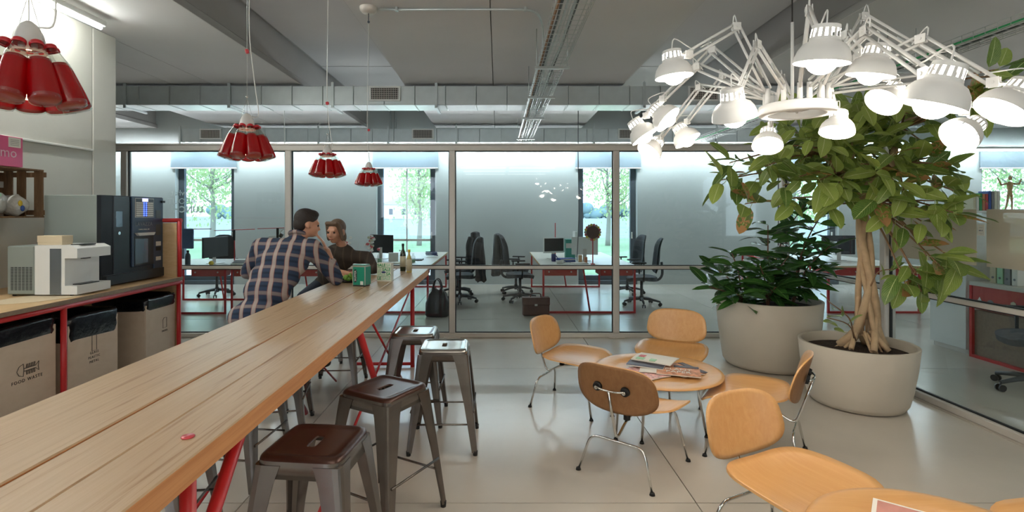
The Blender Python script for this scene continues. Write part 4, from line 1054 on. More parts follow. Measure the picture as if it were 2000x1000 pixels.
for (hx, hy, dia, cx_, cy_, ex, ey, lean) in LAMPS:
    d = FOC*.165/dia; Hd = at(hx, hy, d)-RC; Ed = at(ex, ey, CD+(d-CD)*.62)-RC
    ax = Vector(((cx_-hx), lean*60, (hy-cy_))).normalized()
    rg = ax.orthogonal().normalized(); mx = Matrix((rg, ax.cross(rg), ax)).transposed().to_4x4(); mx.translation = Hd - ax*.02
    sh = inst(shade_mesh, 'lamp_shade', cl, mx)
    inst(inner, 'shade_lining', sh, Matrix.Identity(4)); inst(cap_mesh, 'cap_band', sh, Matrix.Identity(4)); inst(bulb_mesh, 'bulb', sh, Matrix.Identity(4))
    a = math.atan2(Ed.y*.6+Hd.y*.4, Ed.x*.6+Hd.x*.4); Bs = Vector((.137*math.cos(a), .137*math.sin(a), .05))
    toE = (Ed-Hd).normalized(); J = Hd + ax*.075 + (toE - ax*toE.dot(ax)).normalized()*.075
    side = (Ed-J).cross(Vector((0, 0, 1))); side = side.normalized() if side.length > .01 else Vector((1, 0, 0))
    ar = MB()
    def pair(p, q, off, r_=.0062):
        nn = (q-p).cross(side).normalized()
        for s_ in (-1, 1): ar.tube([p+nn*off*s_, q+nn*off*s_], r_, 6)
    pair(J, Ed, .014); pair(Ed, Bs+Vector((0, 0, .06)), .016)
    ar.build('arm', 'shade_white', cl)
    for (p, q) in ((J, Ed), (Bs+Vector((0, 0, .06)), Ed)):
        n_ = (q-p).normalized(); MB().tube([p+n_*.06+side*.008, p+n_*((q-p).length*.55)+side*.008], .0048, 6).build('spring', 'steel_wire', cl)
    for c in (J, Ed):
        jn = MB()
        q = MB(); Rr = Matrix((side, Vector((0, 0, 1)).cross(side).normalized(), Vector((0, 0, 1)))).transposed()
        for s_ in (-1, 1): jn.box(c+side*.009*s_, (.004, .036, .034), Rr, .001)
        jn.tube([c-side*.014, c+side*.014], .006, 8)
        jn.build('joint_plate', 'shade_white', cl)
    MB().tube([J, Hd+ax*.085], .0055, 6).build('head_stem', 'shade_white', cl); jn = MB(); jn.cyl(Bs-Vector((0, 0, .01)), Bs+Vector((0, 0, .065)), .011, None, 10); jn.build('base_post', 'shade_white', cl)
    up = Vector((0, 0, .035)); MB().tube(curve_path([Hd+ax*.1, Hd+ax*.125+up*.3+(J-Hd)*.2, J+up, J+(Ed-J)*.12+up*.1], 4), .0028, 6).build('flex', 'shade_white', cl)
    MB().tube(curve_path([Ed+(J-Ed)*.08, Ed+up*.9+(Ed-Bs)*.06, Ed+(Bs-Ed)*.09], 4), .0026, 6).build('flex', 'shade_white', cl)

# ================================================================ plants
def pot(label, c, R, h, rb):
    r = thing('planter', label, 'planter', c, 0, 'round concrete planters')
    prof = [(0, .0), (rb*.80, .0), (rb*.93, .012), (rb, .05), (rb+(R-rb)*.35, h*.3), (rb+(R-rb)*.75, h*.65), (R, h-.004), (R-.004, h), (R-.022, h), (R-.027, h-.006), (R-.035, h*.8), (R-.06, h*.5), (0, h*.5)]
    MB().lathe(prof, 56).build('pot_wall', 'pot', r)
    m_ = MB(); rn = random.Random(1); n, k_ = 8, 36
    def f(s_, t): return (s_*(R-.037)*math.cos(t), s_*(R-.037)*math.sin(t), h-.075+.025*(1-s_)+rn.uniform(-.008, .008)*(0 if s_ in (0, 1) else 1))
    m_.dish(f, n, k_, .02); tag(m_.build('soil', 'soil', r), kind='stuff'); return r
PL = (2.72, 5.32, 0); PR = (2.88, 4.24, 0)
pot('wide beige concrete planter holding the dark green rubber plants', PL, .49, .665, .42)
pot('beige concrete planter holding the ficus tree', PR, .412, .49, .345)
def leaf_mesh(name, mat, w, n=6, fold=.22, droop=.25, tip=1.0):
    """unit-length leaf along +X, normal +Z"""
    m_ = MB(); vs = []; uv = []; fs = []
    for i in range(n+1):
        t = i/n; ww = w*(math.sin(math.pi*min(1, t**.92*.985+.01))**.62)*(1-.12*t*tip) if 0 < i < n else (.012 if i == 0 else .004)
        z = -droop*t*t + .06*t
        for k, s_ in enumerate((-1, -.5, 0, .5, 1)):
            vs.append((t, s_*ww, z+abs(s_)*ww*fold+ (.012*math.sin(t*9+k) if abs(s_) == 1 else 0))); uv.append((.5+s_*.5, t))
    for i in range(n):
        for k in range(4): a = i*5+k; fs.append((a, a+5, a+6, a+1))
    m_.add(vs, fs, 0, True)
    m_.tube([(-.16, 0, .03), (-.08, 0, .012), (0, 0, 0)], [.010, .009, .008], 4, False); uv += [(.5, .5)]*(len(m_.v)-len(uv))
    return m_.mesh(name, mat, uv)
FL = [leaf_mesh('leaf', 'ficus_leaf', .26, 8, droop=.15), leaf_mesh('leaf', 'ficus_leaf', .23, 8, droop=.30), leaf_mesh('leaf', 'ficus_leaf', .28, 8, droop=.06, fold=.28), leaf_mesh('leaf', 'ficus_leaf_burnt', .27, 8, droop=.2)]
RL = [leaf_mesh('leaf', 'rubber_leaf', .20, droop=.22, tip=.8), leaf_mesh('leaf', 'rubber_leaf', .17, droop=.40, tip=.8), leaf_mesh('leaf', 'rubber_leaf', .23, droop=.10)]
def leaf_matrix(p, d, L, roll=0, upv=Vector((0, 0, 1))):
    x = d.normalized(); y = upv.cross(x); y = y.normalized() if y.length > .05 else x.orthogonal().normalized(); z = x.cross(y)
    if roll: R = Matrix.Rotation(roll, 3, x); y, z = R @ y, R @ z
    mx = Matrix((x*L, y*L, z*L)).transposed().to_4x4(); mx.translation = p + x*L*.16; return mx
# ficus: braided trunk, limbs, twigs, clusters of big leaves
rn = random.Random(11)
fb = Vector((PR[0]+.08, PR[1]+.03, .42)); fi = thing('ficus_tree', 'leafy ficus tree with braided pale trunk in the planter by the side glass', 'tree', fb)
tr = thing; top = at(1690, 395, 4.27)-fb
for k in range(7):
    ph = k*2*math.pi/7; pts = []; rr = []
    for i in range(15):
        t = i/14; rad = .050*(1-t)**1.2+.028 + (.09*(1-t*6)**2 if t < 1/6 else 0); an = ph+t*(4.2 if k % 2 else -3.4)
        c = Vector((top.x*t+.02*math.sin(t*5), top.y*t, top.z*t+ .02)); pts.append(c+Vector((rad*math.cos(an), rad*math.sin(an), 0))); rr.append((.034, .026, .021, .030, .018, .024, .02)[k]*(1.1-.45*t))
    MB().tube(curve_path(pts, 2), [rr[min(14, i//2)] for i in range(29)], 8).build('trunk_strand', 'bark', fi)
for k in range(16):
    a = rn.uniform(0, 6.28); L = rn.uniform(.12, .22)
    MB().tube(curve_path([(.05*math.cos(a), .05*math.sin(a), rn.uniform(.10, .3)), (.09*math.cos(a+.2), .09*math.sin(a+.2), .09), (L*math.cos(a+.3), L*math.sin(a+.3), .0)], 4), [.011, .011, .010, .010, .010, .009, .009, .008, .008], 6).build('aerial_root', 'bark', fi)
hub = [at(1690, 395, 4.27)-fb, at(1640, 340, 4.35)-fb, at(1740, 330, 4.1)-fb, at(1660, 280, 4.45)-fb, at(1760, 250, 4.2)-fb, at(1600, 300, 4.4)-fb, at(1820, 168, 4.2)-fb]
def limb(a, b_, r0, r1, nm='branch'):
    md = (a+b_)/2+Vector((rn.uniform(-.05, .05), rn.uniform(-.05, .05), rn.uniform(0, .06)))
    MB().tube(curve_path([a, md, b_], 4), [r0+(r1-r0)*i/8 for i in range(9)], 7).build(nm, 'bark' if r0 > .012 else 'twig', fi)
for a, b_, r0, r1 in ((0, 1, .04, .03), (0, 2, .04, .03), (1, 3, .03, .02), (2, 4, .03, .02), (1, 5, .028, .018), (4, 6, .02, .012)): limb(hub[a], hub[b_], r0, r1)
TIPS = [(1408, 352, 4.3), (1425, 318, 4.2), (1440, 345, 4.4), (1455, 398, 4.2), (1478, 350, 4.4), (1500, 322, 4.0), (1530, 362, 4.1), (1560, 318, 4.3), (1600, 352, 3.95), (1520, 292, 4.6), (1580, 285, 4.6), (1625, 318, 4.1), (1650, 288, 4.5),
        (1715, 335, 3.8), (1745, 300, 3.85), (1700, 292, 4.2), (1690, 255, 4.5), (1650, 240, 4.6), (1610, 255, 4.7), (1565, 262, 4.6), (1742, 250, 4.4), (1785, 325, 3.9), (1800, 275, 4.2), (1830, 305, 4.0), (1745, 352, 3.75), (1712, 385, 3.8), (1765, 372, 3.8), (1655, 375, 4.0), (1560, 345, 4.0), (1640, 350, 3.9),
        (1838, 340, 3.9), (1870, 335, 3.8), (1862, 372, 3.7), (1825, 392, 3.7), (1838, 425, 3.6), (1862, 415, 3.6), (1800, 432, 3.8), (1765, 440, 3.9), (1735, 415, 3.85), (1872, 512, 3.6), (1842, 525, 3.65), (1790, 535, 3.8), (1768, 552, 3.8), (1800, 570, 3.8), (1810, 500, 3.75),
        (1950, 135, 4.2), (1985, 150, 4.2), (1930, 190, 4.4), (1890, 190, 4.5), (1850, 200, 4.3), (1905, 195, 4.5), (1820, 240, 4.2), (1660, 212, 4.6), (1705, 218, 4.7), (1600, 232, 4.8), (1535, 255, 4.8), (1780, 225, 4.6), (1620, 400, 4.1), (1590, 320, 4.5), (1680, 320, 4.0)]
leaves = 0; extra = MB(); exuv = []
for i, (x, y, d) in enumerate(TIPS):
    p = at(x, y, d)
    if p.z < 2.55 and p.x > 3.24: d = 3.24*FOC/(x-973); p = at(x, y, d)
    p = p-fb; h = min(hub, key=lambda q: (q-p).length + (.3 if q.z > p.z+.2 else 0))
    limb(h, p, .010, .0045, 'twig')
    out = (p-h).normalized()
    for k in range(5):
        a = k*2.4+rn.uniform(-.4, .4); u = out.orthogonal().normalized(); w = out.cross(u)
        dr = (out*rn.uniform(.25, .9)+(u*math.cos(a)+w*math.sin(a))*.8+Vector((0, -.15, -.12))).normalized()
        L = rn.uniform(.16, .25)*(1.0 if d < 4.3 else 1.1)
        tipx = (p+fb+dr*L*1.2).x
        if p.z+fb.z < 2.6 and tipx > 3.42: dr = Vector((-abs(dr.x)*.4, dr.y-.5, dr.z)).normalized()
        nv = Vector((rn.uniform(-.5, .5), -.75+rn.uniform(-.4, .4), 1)).normalized()
        inst(FL[rn.choice((0, 0, 1, 1, 2, 2, 0, 3)) if k else rn.choice((0, 1, 2))], 'leaf', fi, leaf_matrix(p-out*.03*k, dr, L, rn.uniform(-.4, .4), nv)); leaves += 1
# inner foliage too dense to pick apart
lm = FL[0]
for k in range(380):
    x, y = rn.gauss(1690, 105), rn.gauss(290, 55)
    x = min(max(x, 1500), 1860); y = min(max(y, 200), 400); d = rn.uniform(4.0, 4.75); p = at(x, y, d)-fb
    if p.x+fb.x > 3.25 and p.z+fb.z < 2.5: continue
    mx = leaf_matrix(p, Vector((rn.uniform(-1, 1), rn.uniform(-1, .6), rn.uniform(-.7, .3))), rn.uniform(.15, .23), rn.uniform(-.6, .6), Vector((rn.uniform(-.6, .6), -.6, 1)))
    extra.add([mx @ v.co for v in lm.vertices], [tuple(q.vertices) for q in lm.polygons], 0, True); exuv += [None]*len(lm.vertices)
base_uv = {}
for lp in lm.loops: base_uv[lp.vertex_index] = tuple(lm.uv_layers[0].data[lp.index].uv)
nv_ = len(lm.vertices); em = extra.mesh('foliage', 'ficus_leaf', [base_uv[i % nv_] for i in range(len(extra.v))])
o = bpy.data.objects.new('foliage', em); COL.objects.link(o); o.parent = fi; o['kind'] = 'stuff'
# low shoots at the foot of the trunk
for (x0, y0, x1, y1) in ((1668, 660, 1620, 590), (1672, 665, 1615, 620), (1700, 560, 1745, 525)):
    a, b_ = at(x0, y0, 4.2)-fb, at(x1, y1, 4.05)-fb; limb(a, b_, .006, .004, 'twig')
    for k in range(4):
        dr = ((b_-a).normalized()+Vector((rn.uniform(-1, 1), rn.uniform(-.8, .2), rn.uniform(-.3, .8)))).normalized(); inst(FL[k % 3], 'leaf', fi, leaf_matrix(b_-(b_-a)*.22*k, dr, rn.uniform(.10, .15), 0, Vector((0, -.6, 1))))
# rubber plants in the wide planter
def rubber(label, base, tips, nl, L0, L1):
    b0 = Vector((base[0], base[1], .60)); r = thing('rubber_plant', label, 'plant', b0, 0, 'rubber plants in the wide planter')
    for (x, y, d) in tips:
        p = at(x, y, d)-b0; md = Vector((p.x*.35, p.y*.4, p.z*.6)); pts = curve_path([(0, 0, 0), md, p], 6); MB().tube(pts, [.011-.006*i/12 for i in range(13)], 6).build('stem', 'stem_brown', r)
        for k in range(nl):
            t = .25+.75*k/(nl-1); q = pts[min(12, int(t*12))]; a = k*2.4+rn.uniform(-.3, .3); up_ = .85*(t-.35)
            dr = Vector((math.cos(a), math.sin(a)*.9-.1, up_+rn.uniform(-.35, .2))).normalized(); L = rn.uniform(L0, L1)*(1-.25*abs(t-.6))
            dr = Vector((-abs(dr.x), dr.y, dr.z)) if (q+b0+dr*L*1.2).x > 3.4 else dr; inst(rn.choice(RL), 'leaf', r, leaf_matrix(q, dr, L, rn.uniform(-.3, .3), Vector((rn.uniform(-.2, .2), -.45, 1))))
B = lambda dx, dy: (PL[0]+dx, PL[1]+dy)
rubber('low rubber plant spilling over the planter rim beside the glass partition', B(-.28, -.05), [(1385, 560, 5.15), (1430, 495, 5.25), (1440, 575, 4.95), (1400, 525, 5.3), (1460, 540, 5.1)], 15, .20, .30)
rubber('upright rubber plant with broad dark leaves in the middle of the planter', B(-.08, -.15), [(1500, 440, 5.1), (1485, 520, 5.0), (1515, 560, 4.95), (1540, 500, 5.1)], 20, .20, .31)
rubber('tall thin stemmed rubber plant beside the ficus', B(.22, -.05), [(1617, 400, 5.15), (1575, 470, 5.1), (1600, 520, 5.2), (1622, 480, 5.0)], 20, .20, .30)
rubber('bushy rubber plant behind the others in the planter', B(.12, .22), [(1560, 460, 5.5), (1590, 555, 5.3), (1540, 560, 5.45), (1570, 400, 5.45)], 18, .18, .26)

# ================================================================ people
def flesh(name, mb, mat, parent, vox=.011, it=8, mats=None):
    o = mb.build(name, mat, parent); m_ = o.modifiers.new('remesh', 'REMESH'); m_.mode = 'VOXEL'; m_.voxel_size = vox; m_.use_smooth_shade = True
    s_ = o.modifiers.new('smooth', 'SMOOTH'); s_.factor = .6; s_.iterations = it; return o
V = Vector
def hand(mb, wrist, d, palm_n, curl=.5, s_=1.0):
    """palm with five bent fingers; d points along the hand, palm_n out of the palm"""
    d = V(d).normalized(); n = V(palm_n); n = (n-d*n.dot(d)).normalized(); w = d.cross(n)
    for k in range(4):
        o_ = (k-1.5)*.019; base = wrist+d*.015+w*o_*.8; kn = wrist+d*.085*s_+w*o_
        mb.capsule(base, kn, .015, .0125, 10)
        L = (.036, .042, .040, .031)[k]; p = kn; dd = d
        for j in range(3):
            dd = (dd+n*curl*(.5+.2*j)).normalized(); q = p+dd*L*(1, .72, .55)[j]; mb.capsule(p, q, .0095-.001*j, .0088-.001*j, 8); p = q
    tb_ = wrist+d*.025+w*.026; t1_ = tb_+(d*.6+w*.7+n*.3).normalized()*.040; t2 = t1_+(d*.9+w*.15+n*.4).normalized()*.034
    mb.capsule(tb_, t1_, .014, .0115, 10); mb.capsule(t1_, t2, .011, .009, 10)
def head(mb, c, f, up, s_=1.0):
    """skull, jaw, nose, brow, ears, lips around centre c, facing f"""
    f = V(f).normalized(); up = V(up); up = (up-f*up.dot(f)).normalized(); r_ = f.cross(up); R = Matrix((r_, f, up)).transposed()
    P = lambda a, b_, c_: c+(r_*a+f*b_+up*c_)*s_
    mb.ball(P(0, -.012, .03), (.074*s_, .092*s_, .088*s_), 20, 14, 0, R); mb.ball(P(0, .025, -.03), (.060*s_, .066*s_, .075*s_), 18, 12, 0, R)
    mb.ball(P(0, .045, -.082), (.034*s_, .036*s_, .026*s_), 12, 8, 0, R); mb.capsule(P(0, .088, .005), P(0, .104, -.032), .009*s_, .013*s_, 8)
    mb.capsule(P(-.035, .078, .018), P(.035, .078, .018), .014*s_, .014*s_, 8); mb.capsule(P(-.018, .086, -.062), P(.018, .086, -.062), .009*s_, .009*s_, 8)
    for q in (-1, 1):
        mb.ball(P(q*.075, -.008, -.012), (.010*s_, .022*s_, .032*s_), 10, 8, 0, R); mb.ball(P(q*.040, .062, -.030), (.022*s_, .022*s_, .025*s_), 10, 8, 0, R)
    return P, R
# ---- man in the plaid shirt, leaning on the table
root = thing('person', 'person in a blue plaid shirt leaning on the bar table, hand at face', 'person', (-1.88, 4.15, 0)); O = V((-1.88, 4.15, 0))
hip = V((-1.88, 4.17, .755)); neck = V((-1.690, 4.42, 1.315)); chest = V((-1.765, 4.315, 1.12)); waist = V((-1.845, 4.215, .90))
ls, rs = V((-1.955, 4.365, 1.235)), V((-1.545, 4.385, 1.225)); re, rw = V((-1.40, 4.56, .955)), V((-1.475, 4.545, 1.20)); le, lw = V((-2.125, 4.47, 1.02)), V((-1.98, 4.70, .93))
hc = V((-1.610, 4.455, 1.432)); ff = V((.80, .52, -.16))
body = MB(); body.capsule(hip-O, chest-O, .10, .10); body.capsule(chest-O, neck-O, .09, .055); body.capsule(neck-O-V((0, 0, .02)), hc-O-V((0, 0, .04)), .054, .052)
P, Rh = head(body, hc-O, ff, (.1, .05, 1)); body.capsule(rw-O+(re-rw).normalized()*.10, rw-O, .034, .028); hand(body, rw-O, hc+V((.075, .01, -.04))-rw, V((-.8, -.4, .2)), .35)
body.capsule(lw-O+(le-lw).normalized()*.08, lw-O, .033, .028); hand(body, lw-O, (.5, .8, -.1), (0, 0, -1), .3)
body.capsule(re-O, rw-O, .036, .03); body.capsule(rs-O, re-O, .05, .04); body.capsule(ls-O, le-O, .05, .04); body.capsule(le-O, lw-O, .036, .03); body.capsule(ls-O, rs-O, .06, .06)
kn = [V((-1.72, 4.56, .70)), V((-1.95, 4.60, .70))]; an = [V((-1.53, 4.40, .31)), V((-1.98, 4.44, .31))]
for k in (0, 1): body.capsule(hip+V((.09-.18*k, 0, 0))-O, kn[k]-O, .085, .06); body.capsule(kn[k]-O, an[k]-O, .055, .038)
flesh('body', body, 'skin', root, .009, 5)
# shirt in its own leaning frame so that the check follows the back
sx = (rs-ls).normalized(); sz = (neck-hip); sz = (sz-sx*sz.dot(sx)).normalized(); sy = sz.cross(sx); SM = Matrix((sx, sy, sz)).transposed().to_4x4(); SM.translation = hip-O; SI = SM.inverted()
Q = lambda p: SI @ (p-O)
sh = MB(); R3 = SM.to_3x3()
for (c, a, b_, h_) in ((hip+V((-.01, -.01, -.02)), .185, .14, .12), (waist, .185, .135, .14), ((waist+chest)/2, .20, .14, .13), (chest, .215, .14, .14), (chest+(neck-chest)*.45, .185, .115, .10)):
    sh.ball(Q(c), (a, b_, h_), 22, 14)
sh.capsule(Q(ls), Q(rs), .088, .088); sh.capsule(Q(neck-V((0, 0, .04))), Q(neck+V((.01, .01, .012))), .085, .066)
sh.capsule(Q(rs), Q(re), .080, .060); sh.capsule(Q(re), Q(re+(rw-re)*.55), .060, .052); sh.capsule(Q(ls), Q(le), .080, .060); sh.capsule(Q(le), Q(le+(lw-le)*.6), .058, .05)
sh.capsule(Q(hip+V((-.14, -.03, -.05))), Q(hip+V((.14, -.03, -.05))), .10, .10)
so = flesh('shirt', sh, 'plaid_shirt', root, .012, 6); so.matrix_local = SM
co = MB(); co.tube([Q(neck+V((.01, .01, .03))+R3 @ V((.066*math.cos(t*.2618), .066*math.sin(t*.2618), 0))) for t in range(24)], .017, 8, False, 0, True); c2 = co.build('collar', 'plaid_shirt', so)
hr = MB(); hr.ball(P(0, -.022, .045), (.081, .098, .086), 20, 14, 0, Rh); hr.ball(P(0, -.058, -.005), (.070, .060, .075), 16, 10, 0, Rh); hr.ball(P(0, .02, .088), (.066, .062, .038), 14, 8, 0, Rh); flesh('hair', hr, 'hair_dark', root, .009, 4)
lg = MB()
for k in (0, 1): lg.capsule(hip+V((.09-.18*k, 0, -.01))-O, kn[k]-O, .10, .07); lg.capsule(kn[k]-O, an[k]-O, .068, .05)
lg.ball(hip-O-V((0, 0, .02)), (.17, .14, .10)); flesh('trousers', lg, 'jeans', root, .013, 5)
for k in (0, 1):
    sb_ = MB(); sb_.capsule(an[k]-O+V((0, 0, .02)), an[k]-O-V((0, -.01, .055)), .05, .045); sb_.capsule(an[k]-O-V((0, 0, .06)), an[k]-O+V((.06, .13, -.07)), .042, .036); flesh('boot', sb_, 'boots', root, .01, 4)
eb = MB()
for q in (-1, 1): eb.ball(P(q*.030, .079, -.002), .011, 10, 8)
eb.build('eyes', 'eye', root)
# ---- woman in the dark shirt, leaning over the table towards him
root = thing('person', 'person in a dark striped shirt resting arms on the bar table', 'person', (-1.80, 5.58, 0)); O = V((-1.80, 5.58, 0))
hip = V((-1.80, 5.57, .755)); neck = V((-1.60, 5.40, 1.20)); chest = V((-1.66, 5.46, 1.05)); hc = V((-1.645, 5.36, 1.335)); ff = V((-.30, -.95, -.05))
ls, rs = V((-1.36, 5.48, 1.06)), V((-1.72, 5.34, 1.10)); le, lw = V((-1.26, 5.36, .955)), V((-1.36, 5.17, .945)); re, rw = V((-1.62, 5.16, .955)), V((-1.45, 5.06, .945))
body = MB(); body.capsule(hip-O, chest-O, .09, .09); body.capsule(chest-O, neck-O, .08, .05); body.capsule(neck-O, hc-O-V((0, 0, .04)), .047, .047); P, Rh = head(body, hc-O, ff, (0, 0, 1), 1.06)
for (a, b_, c) in ((ls, le, lw), (rs, re, rw)): body.capsule(a-O, b_-O, .045, .037); body.capsule(b_-O, c-O, .035, .026)
hand(body, lw-O, (-.7, -.7, 0), (0, 0, -1), .3, .92); hand(body, rw-O, (.7, -.5, .05), (0, 0, -1), .3, .92)
kn = [V((-1.70, 5.14, .70)), V((-1.90, 5.14, .70))]; an = [V((-1.68, 5.30, .31)), V((-1.88, 5.30, .31))]
for k in (0, 1): body.capsule(hip+V((.08-.16*k, 0, 0))-O, kn[k]-O, .08, .055); body.capsule(kn[k]-O, an[k]-O, .05, .035)
flesh('body', body, 'skin', root, .009, 5)
sh = MB()
for (c, a, b_, h_) in ((hip, .16, .14, .13), ((hip+chest)/2, .16, .13, .15), (chest, .175, .125, .13), (chest+(neck-chest)*.5, .15, .10, .09)): sh.ball(c-O, (a, b_, h_), 20, 12)
sh.capsule(ls-O, rs-O, .07, .07)
for (a, b_, c) in ((ls, le, lw), (rs, re, rw)): sh.capsule(a-O, b_-O, .068, .052); sh.capsule(b_-O, b_+(c-b_)*.35-O, .052, .045)
flesh('shirt', sh, 'striped_dark', root, .012, 6)
hr = MB(); hr.ball(P(0, -.020, .042), (.083, .098, .088), 20, 14, 0, Rh); hr.ball(P(0, -.05, -.05), (.078, .055, .09), 16, 10, 0, Rh)
for q in (-1, 1): hr.capsule(P(q*.062, .05, .07), P(q*.078, .012, -.07), .022, .02)
hr.capsule(P(-.05, .075, .085), P(.05, .075, .085), .022, .022); flesh('hair', hr, 'hair_brown', root, .009, 4)
lg = MB()
for k in (0, 1): lg.capsule(hip+V((.08-.16*k, 0, -.01))-O, kn[k]-O, .095, .066); lg.capsule(kn[k]-O, an[k]-O, .062, .045)
flesh('trousers', lg, 'jeans', root, .013, 5)
for k in (0, 1):
    sb_ = MB(); sb_.capsule(an[k]-O+V((0, 0, .02)), an[k]-O-V((0, 0, .055)), .045, .042); sb_.capsule(an[k]-O-V((0, 0, .06)), an[k]-O+V((0, -.13, -.07)), .038, .032); flesh('boot', sb_, 'boots', root, .01, 4)
eb = MB(); lb_ = MB()
for q in (-1, 1): eb.ball(P(q*.030, .078, -.002), .011, 10, 8)
eb.build('eyes', 'eye', root); lb_.capsule(P(-.02, .092, -.062), P(.02, .092, -.062), .0055, .0055, 8); lb_.build('lips', 'lips', root)

# ================================================================ office beyond the glass
def make_desk(W=1.46, L=2.9):
    r = thing('desk', 'x', 'desk')
    MB().bb(0, W, 0, L, .70, .725, .002).build('desk_top', ['desk_top'], r)
    MB().bb(-.002, W+.002, -.004, 0, .70, .7245).build('desk_edge', 'desk_edge', r); MB().bb(-.004, 0, 0, L, .70, .7245).build('desk_edge', 'desk_edge', r); MB().bb(W, W+.004, 0, L, .70, .7245).build('desk_edge', 'desk_edge', r)
    for y in (.03, L-.05):
        f = MB()
        for x in (.02, W-.05): f.bb(x, x+.03, y, y+.03, 0, .70)
        f.bb(.05, W-.05, y, y+.03, 0, .03); f.bb(.05, W-.05, y, y+.03, .67, .70)
        f.build('leg_frame', 'red_paint', r)
        MB().cyl((W*.44, y+.015, .69), (W*.51, y+.015, .02), .014, None, 8).build('brace', 'red_paint', r)
    for x in (.02, W-.05): MB().bb(x, x+.03, .06, L-.05, .66, .70).build('side_rail', 'red_paint', r)
    for x0, x1 in ((.06, .55), (W-.55, W-.06)):
        d = MB().bb(x0, x1, .05, .50, .57, .69, .003).build('drawer', 'red_shell', r)
        for q in (.06, .40): MB().cyl((x0+q, .05, .63), (x0+q, .035, .63), .012, None, 10).build('knob', 'aluminium', d)
    return r
dk0 = make_desk()
for i, (x, y, lb) in enumerate(((.655, 8.0, 'white office desk on red frame with red drawers and a paper wheel'), (-2.50, 8.0, 'white office desk on red frame behind the end of the bar table'), (-5.55, 7.95, 'white office desk on red frame behind the counter end'), (5.0, 8.0, 'white office desk on red frame behind the rubber plants'), (-4.06, 7.95, 'white office desk on red frame behind the man in plaid'))):
    o = dk0 if i == 0 else copy_tree(dk0); o.location = (x, y, 0); o.scale.y = .45 if x < -3 else 1; tag(o, lb, 'desk', 'office desks with red frames')
def make_office_chair():
    r = thing('office_chair', 'x', 'office chair')
    MB().cyl((0, 0, .09), (0, 0, .42), .024, None, 10).build('gas_column', 'grey_plastic', r); MB().cyl((0, 0, .07), (0, 0, .16), .035, None, 10).build('hub', 'grey_plastic', r)
    for k in range(5):
        a = k*2*math.pi/5+.3; c, s_ = math.cos(a), math.sin(a)
        l_ = MB().tube([(0, 0, .115), (.16*c, .16*s_, .105), (.30*c, .30*s_, .075)], [.026, .022, .016], 8).build('base_arm', 'grey_plastic', r)
        w = MB()
        for q in (-1, 1): w.cyl((.30*c-s_*.014*q, .30*s_+c*.014*q, .03), (.30*c-s_*.028*q, .30*s_+c*.028*q, .03), .029, None, 12)
        w.cyl((.30*c, .30*s_, .035), (.30*c, .30*s_, .075), .009, None, 6); w.build('caster', 'black_plastic', l_)
    def seat(s_, t):
        x, y = sup(.24, .25, 3.2, t); return (x*s_, y*s_, .475-.03*max(0, x*s_/.24)**3+.012*abs(y*s_/.25)**2)
    MB().dish(seat, 6, 28, .055).build('seat', 'grey_cloth', r)
    def bk_(s_, t):
        y, q = sup(.225, .29, 3.6, t); y *= s_; q *= s_; y *= 1-.12*(q/.29); return (-.27-.13*(q/.29)*.6+.05*(abs(y)/.225)**2+.03*math.sin(q*8), y, .83+q)
    MB().dish(bk_, 6, 28, .02).build('backrest', 'black_mesh', r)
    MB().tube(curve_path([(-.05, 0, .42), (-.25, 0, .42), (-.33, 0, .52), (-.32, 0, .72)], 4), .022, 8).build('back_post', 'grey_plastic', r)
    for q in (-1, 1):
        a_ = MB().tube(fillet([(0, q*.25, .42), (0, q*.30, .45), (0, q*.30, .66)], .04), .014, 8).build('arm_post', 'black_plastic', r); MB().bb(-.12, .13, q*.30-.035, q*.30+.035, .66, .685, .008).build('arm_pad', 'black_plastic', a_)
    return r
oc0 = make_office_chair()
OC = [(.38, 9.15, 5, 'black mesh office chair turned towards the brown briefcase'), (.34, 10.1, -12, 'black mesh office chair with a grey shirt hung on its back'), (-.66, 9.05, 185, 'office chair draped with a dark jacket behind the glass'), (-.76, 9.9, 170, 'office chair with dark clothes piled on its back'),
      (2.45, 10.0, 190, 'black mesh office chair beside the window by the paper wheel desk'), (2.38, 8.75, 172, 'black mesh office chair at the near corner of the paper wheel desk'), (-5.2, 9.75, -85, 'office chair pushed under the desk behind the counter end'), (4.60, 4.50, 160, 'black mesh office chair standing in the side office')]
for i, (x, y, a, lb) in enumerate(OC):
    o = oc0 if i == 0 else copy_tree(oc0); o.location = (x, y, 0); o.rotation_euler = (0, 0, math.radians(a)); tag(o, lb, 'office chair', 'office swivel chairs')
def jacket(name, label, x, y, a, mat, z0, z1, hw, th=.07):
    r = thing(name, label, 'clothes', (x, y, 0), math.radians(a)); n = 20; L = []; rn_ = random.Random(int(x*70+y*9))
    for i in range(9):
        t = i/8; z = z1-(z1-z0)*t; w = hw*(.72+.38*t-.1*math.sin(t*3)); d_ = th*(.6+.7*t)
        L.append([(-.0+sup(d_, w, 2.6, 2*math.pi*k/n)[0]*(1+.18*math.sin(k*2.7+i*.6)), sup(d_, w, 2.6, 2*math.pi*k/n)[1]*(1+.05*math.sin(k*3+i)), z+.02*math.sin(k*1.7)*(t > .9)) for k in range(n)])
    L.insert(0, [(p[0]*.4, p[1]*.8, z1+.02) for p in L[0]])
    MB().loops(L, True, True, 0, True).build('cloth_drape', mat, r)
    sl = MB().tube(curve_path([(.03, hw*.8, z1-.08), (.06, hw*1.02, z1-.25), (.05, hw*.98, z0+.02)], 4), [.055]*5+[.05]*4, 8); sl.build('sleeve', mat, r)
jacket('jacket', 'dark grey jacket hanging over an office chair back', -.30, 9.02, 185, 'dark_cloth', .38, 1.10, .25)
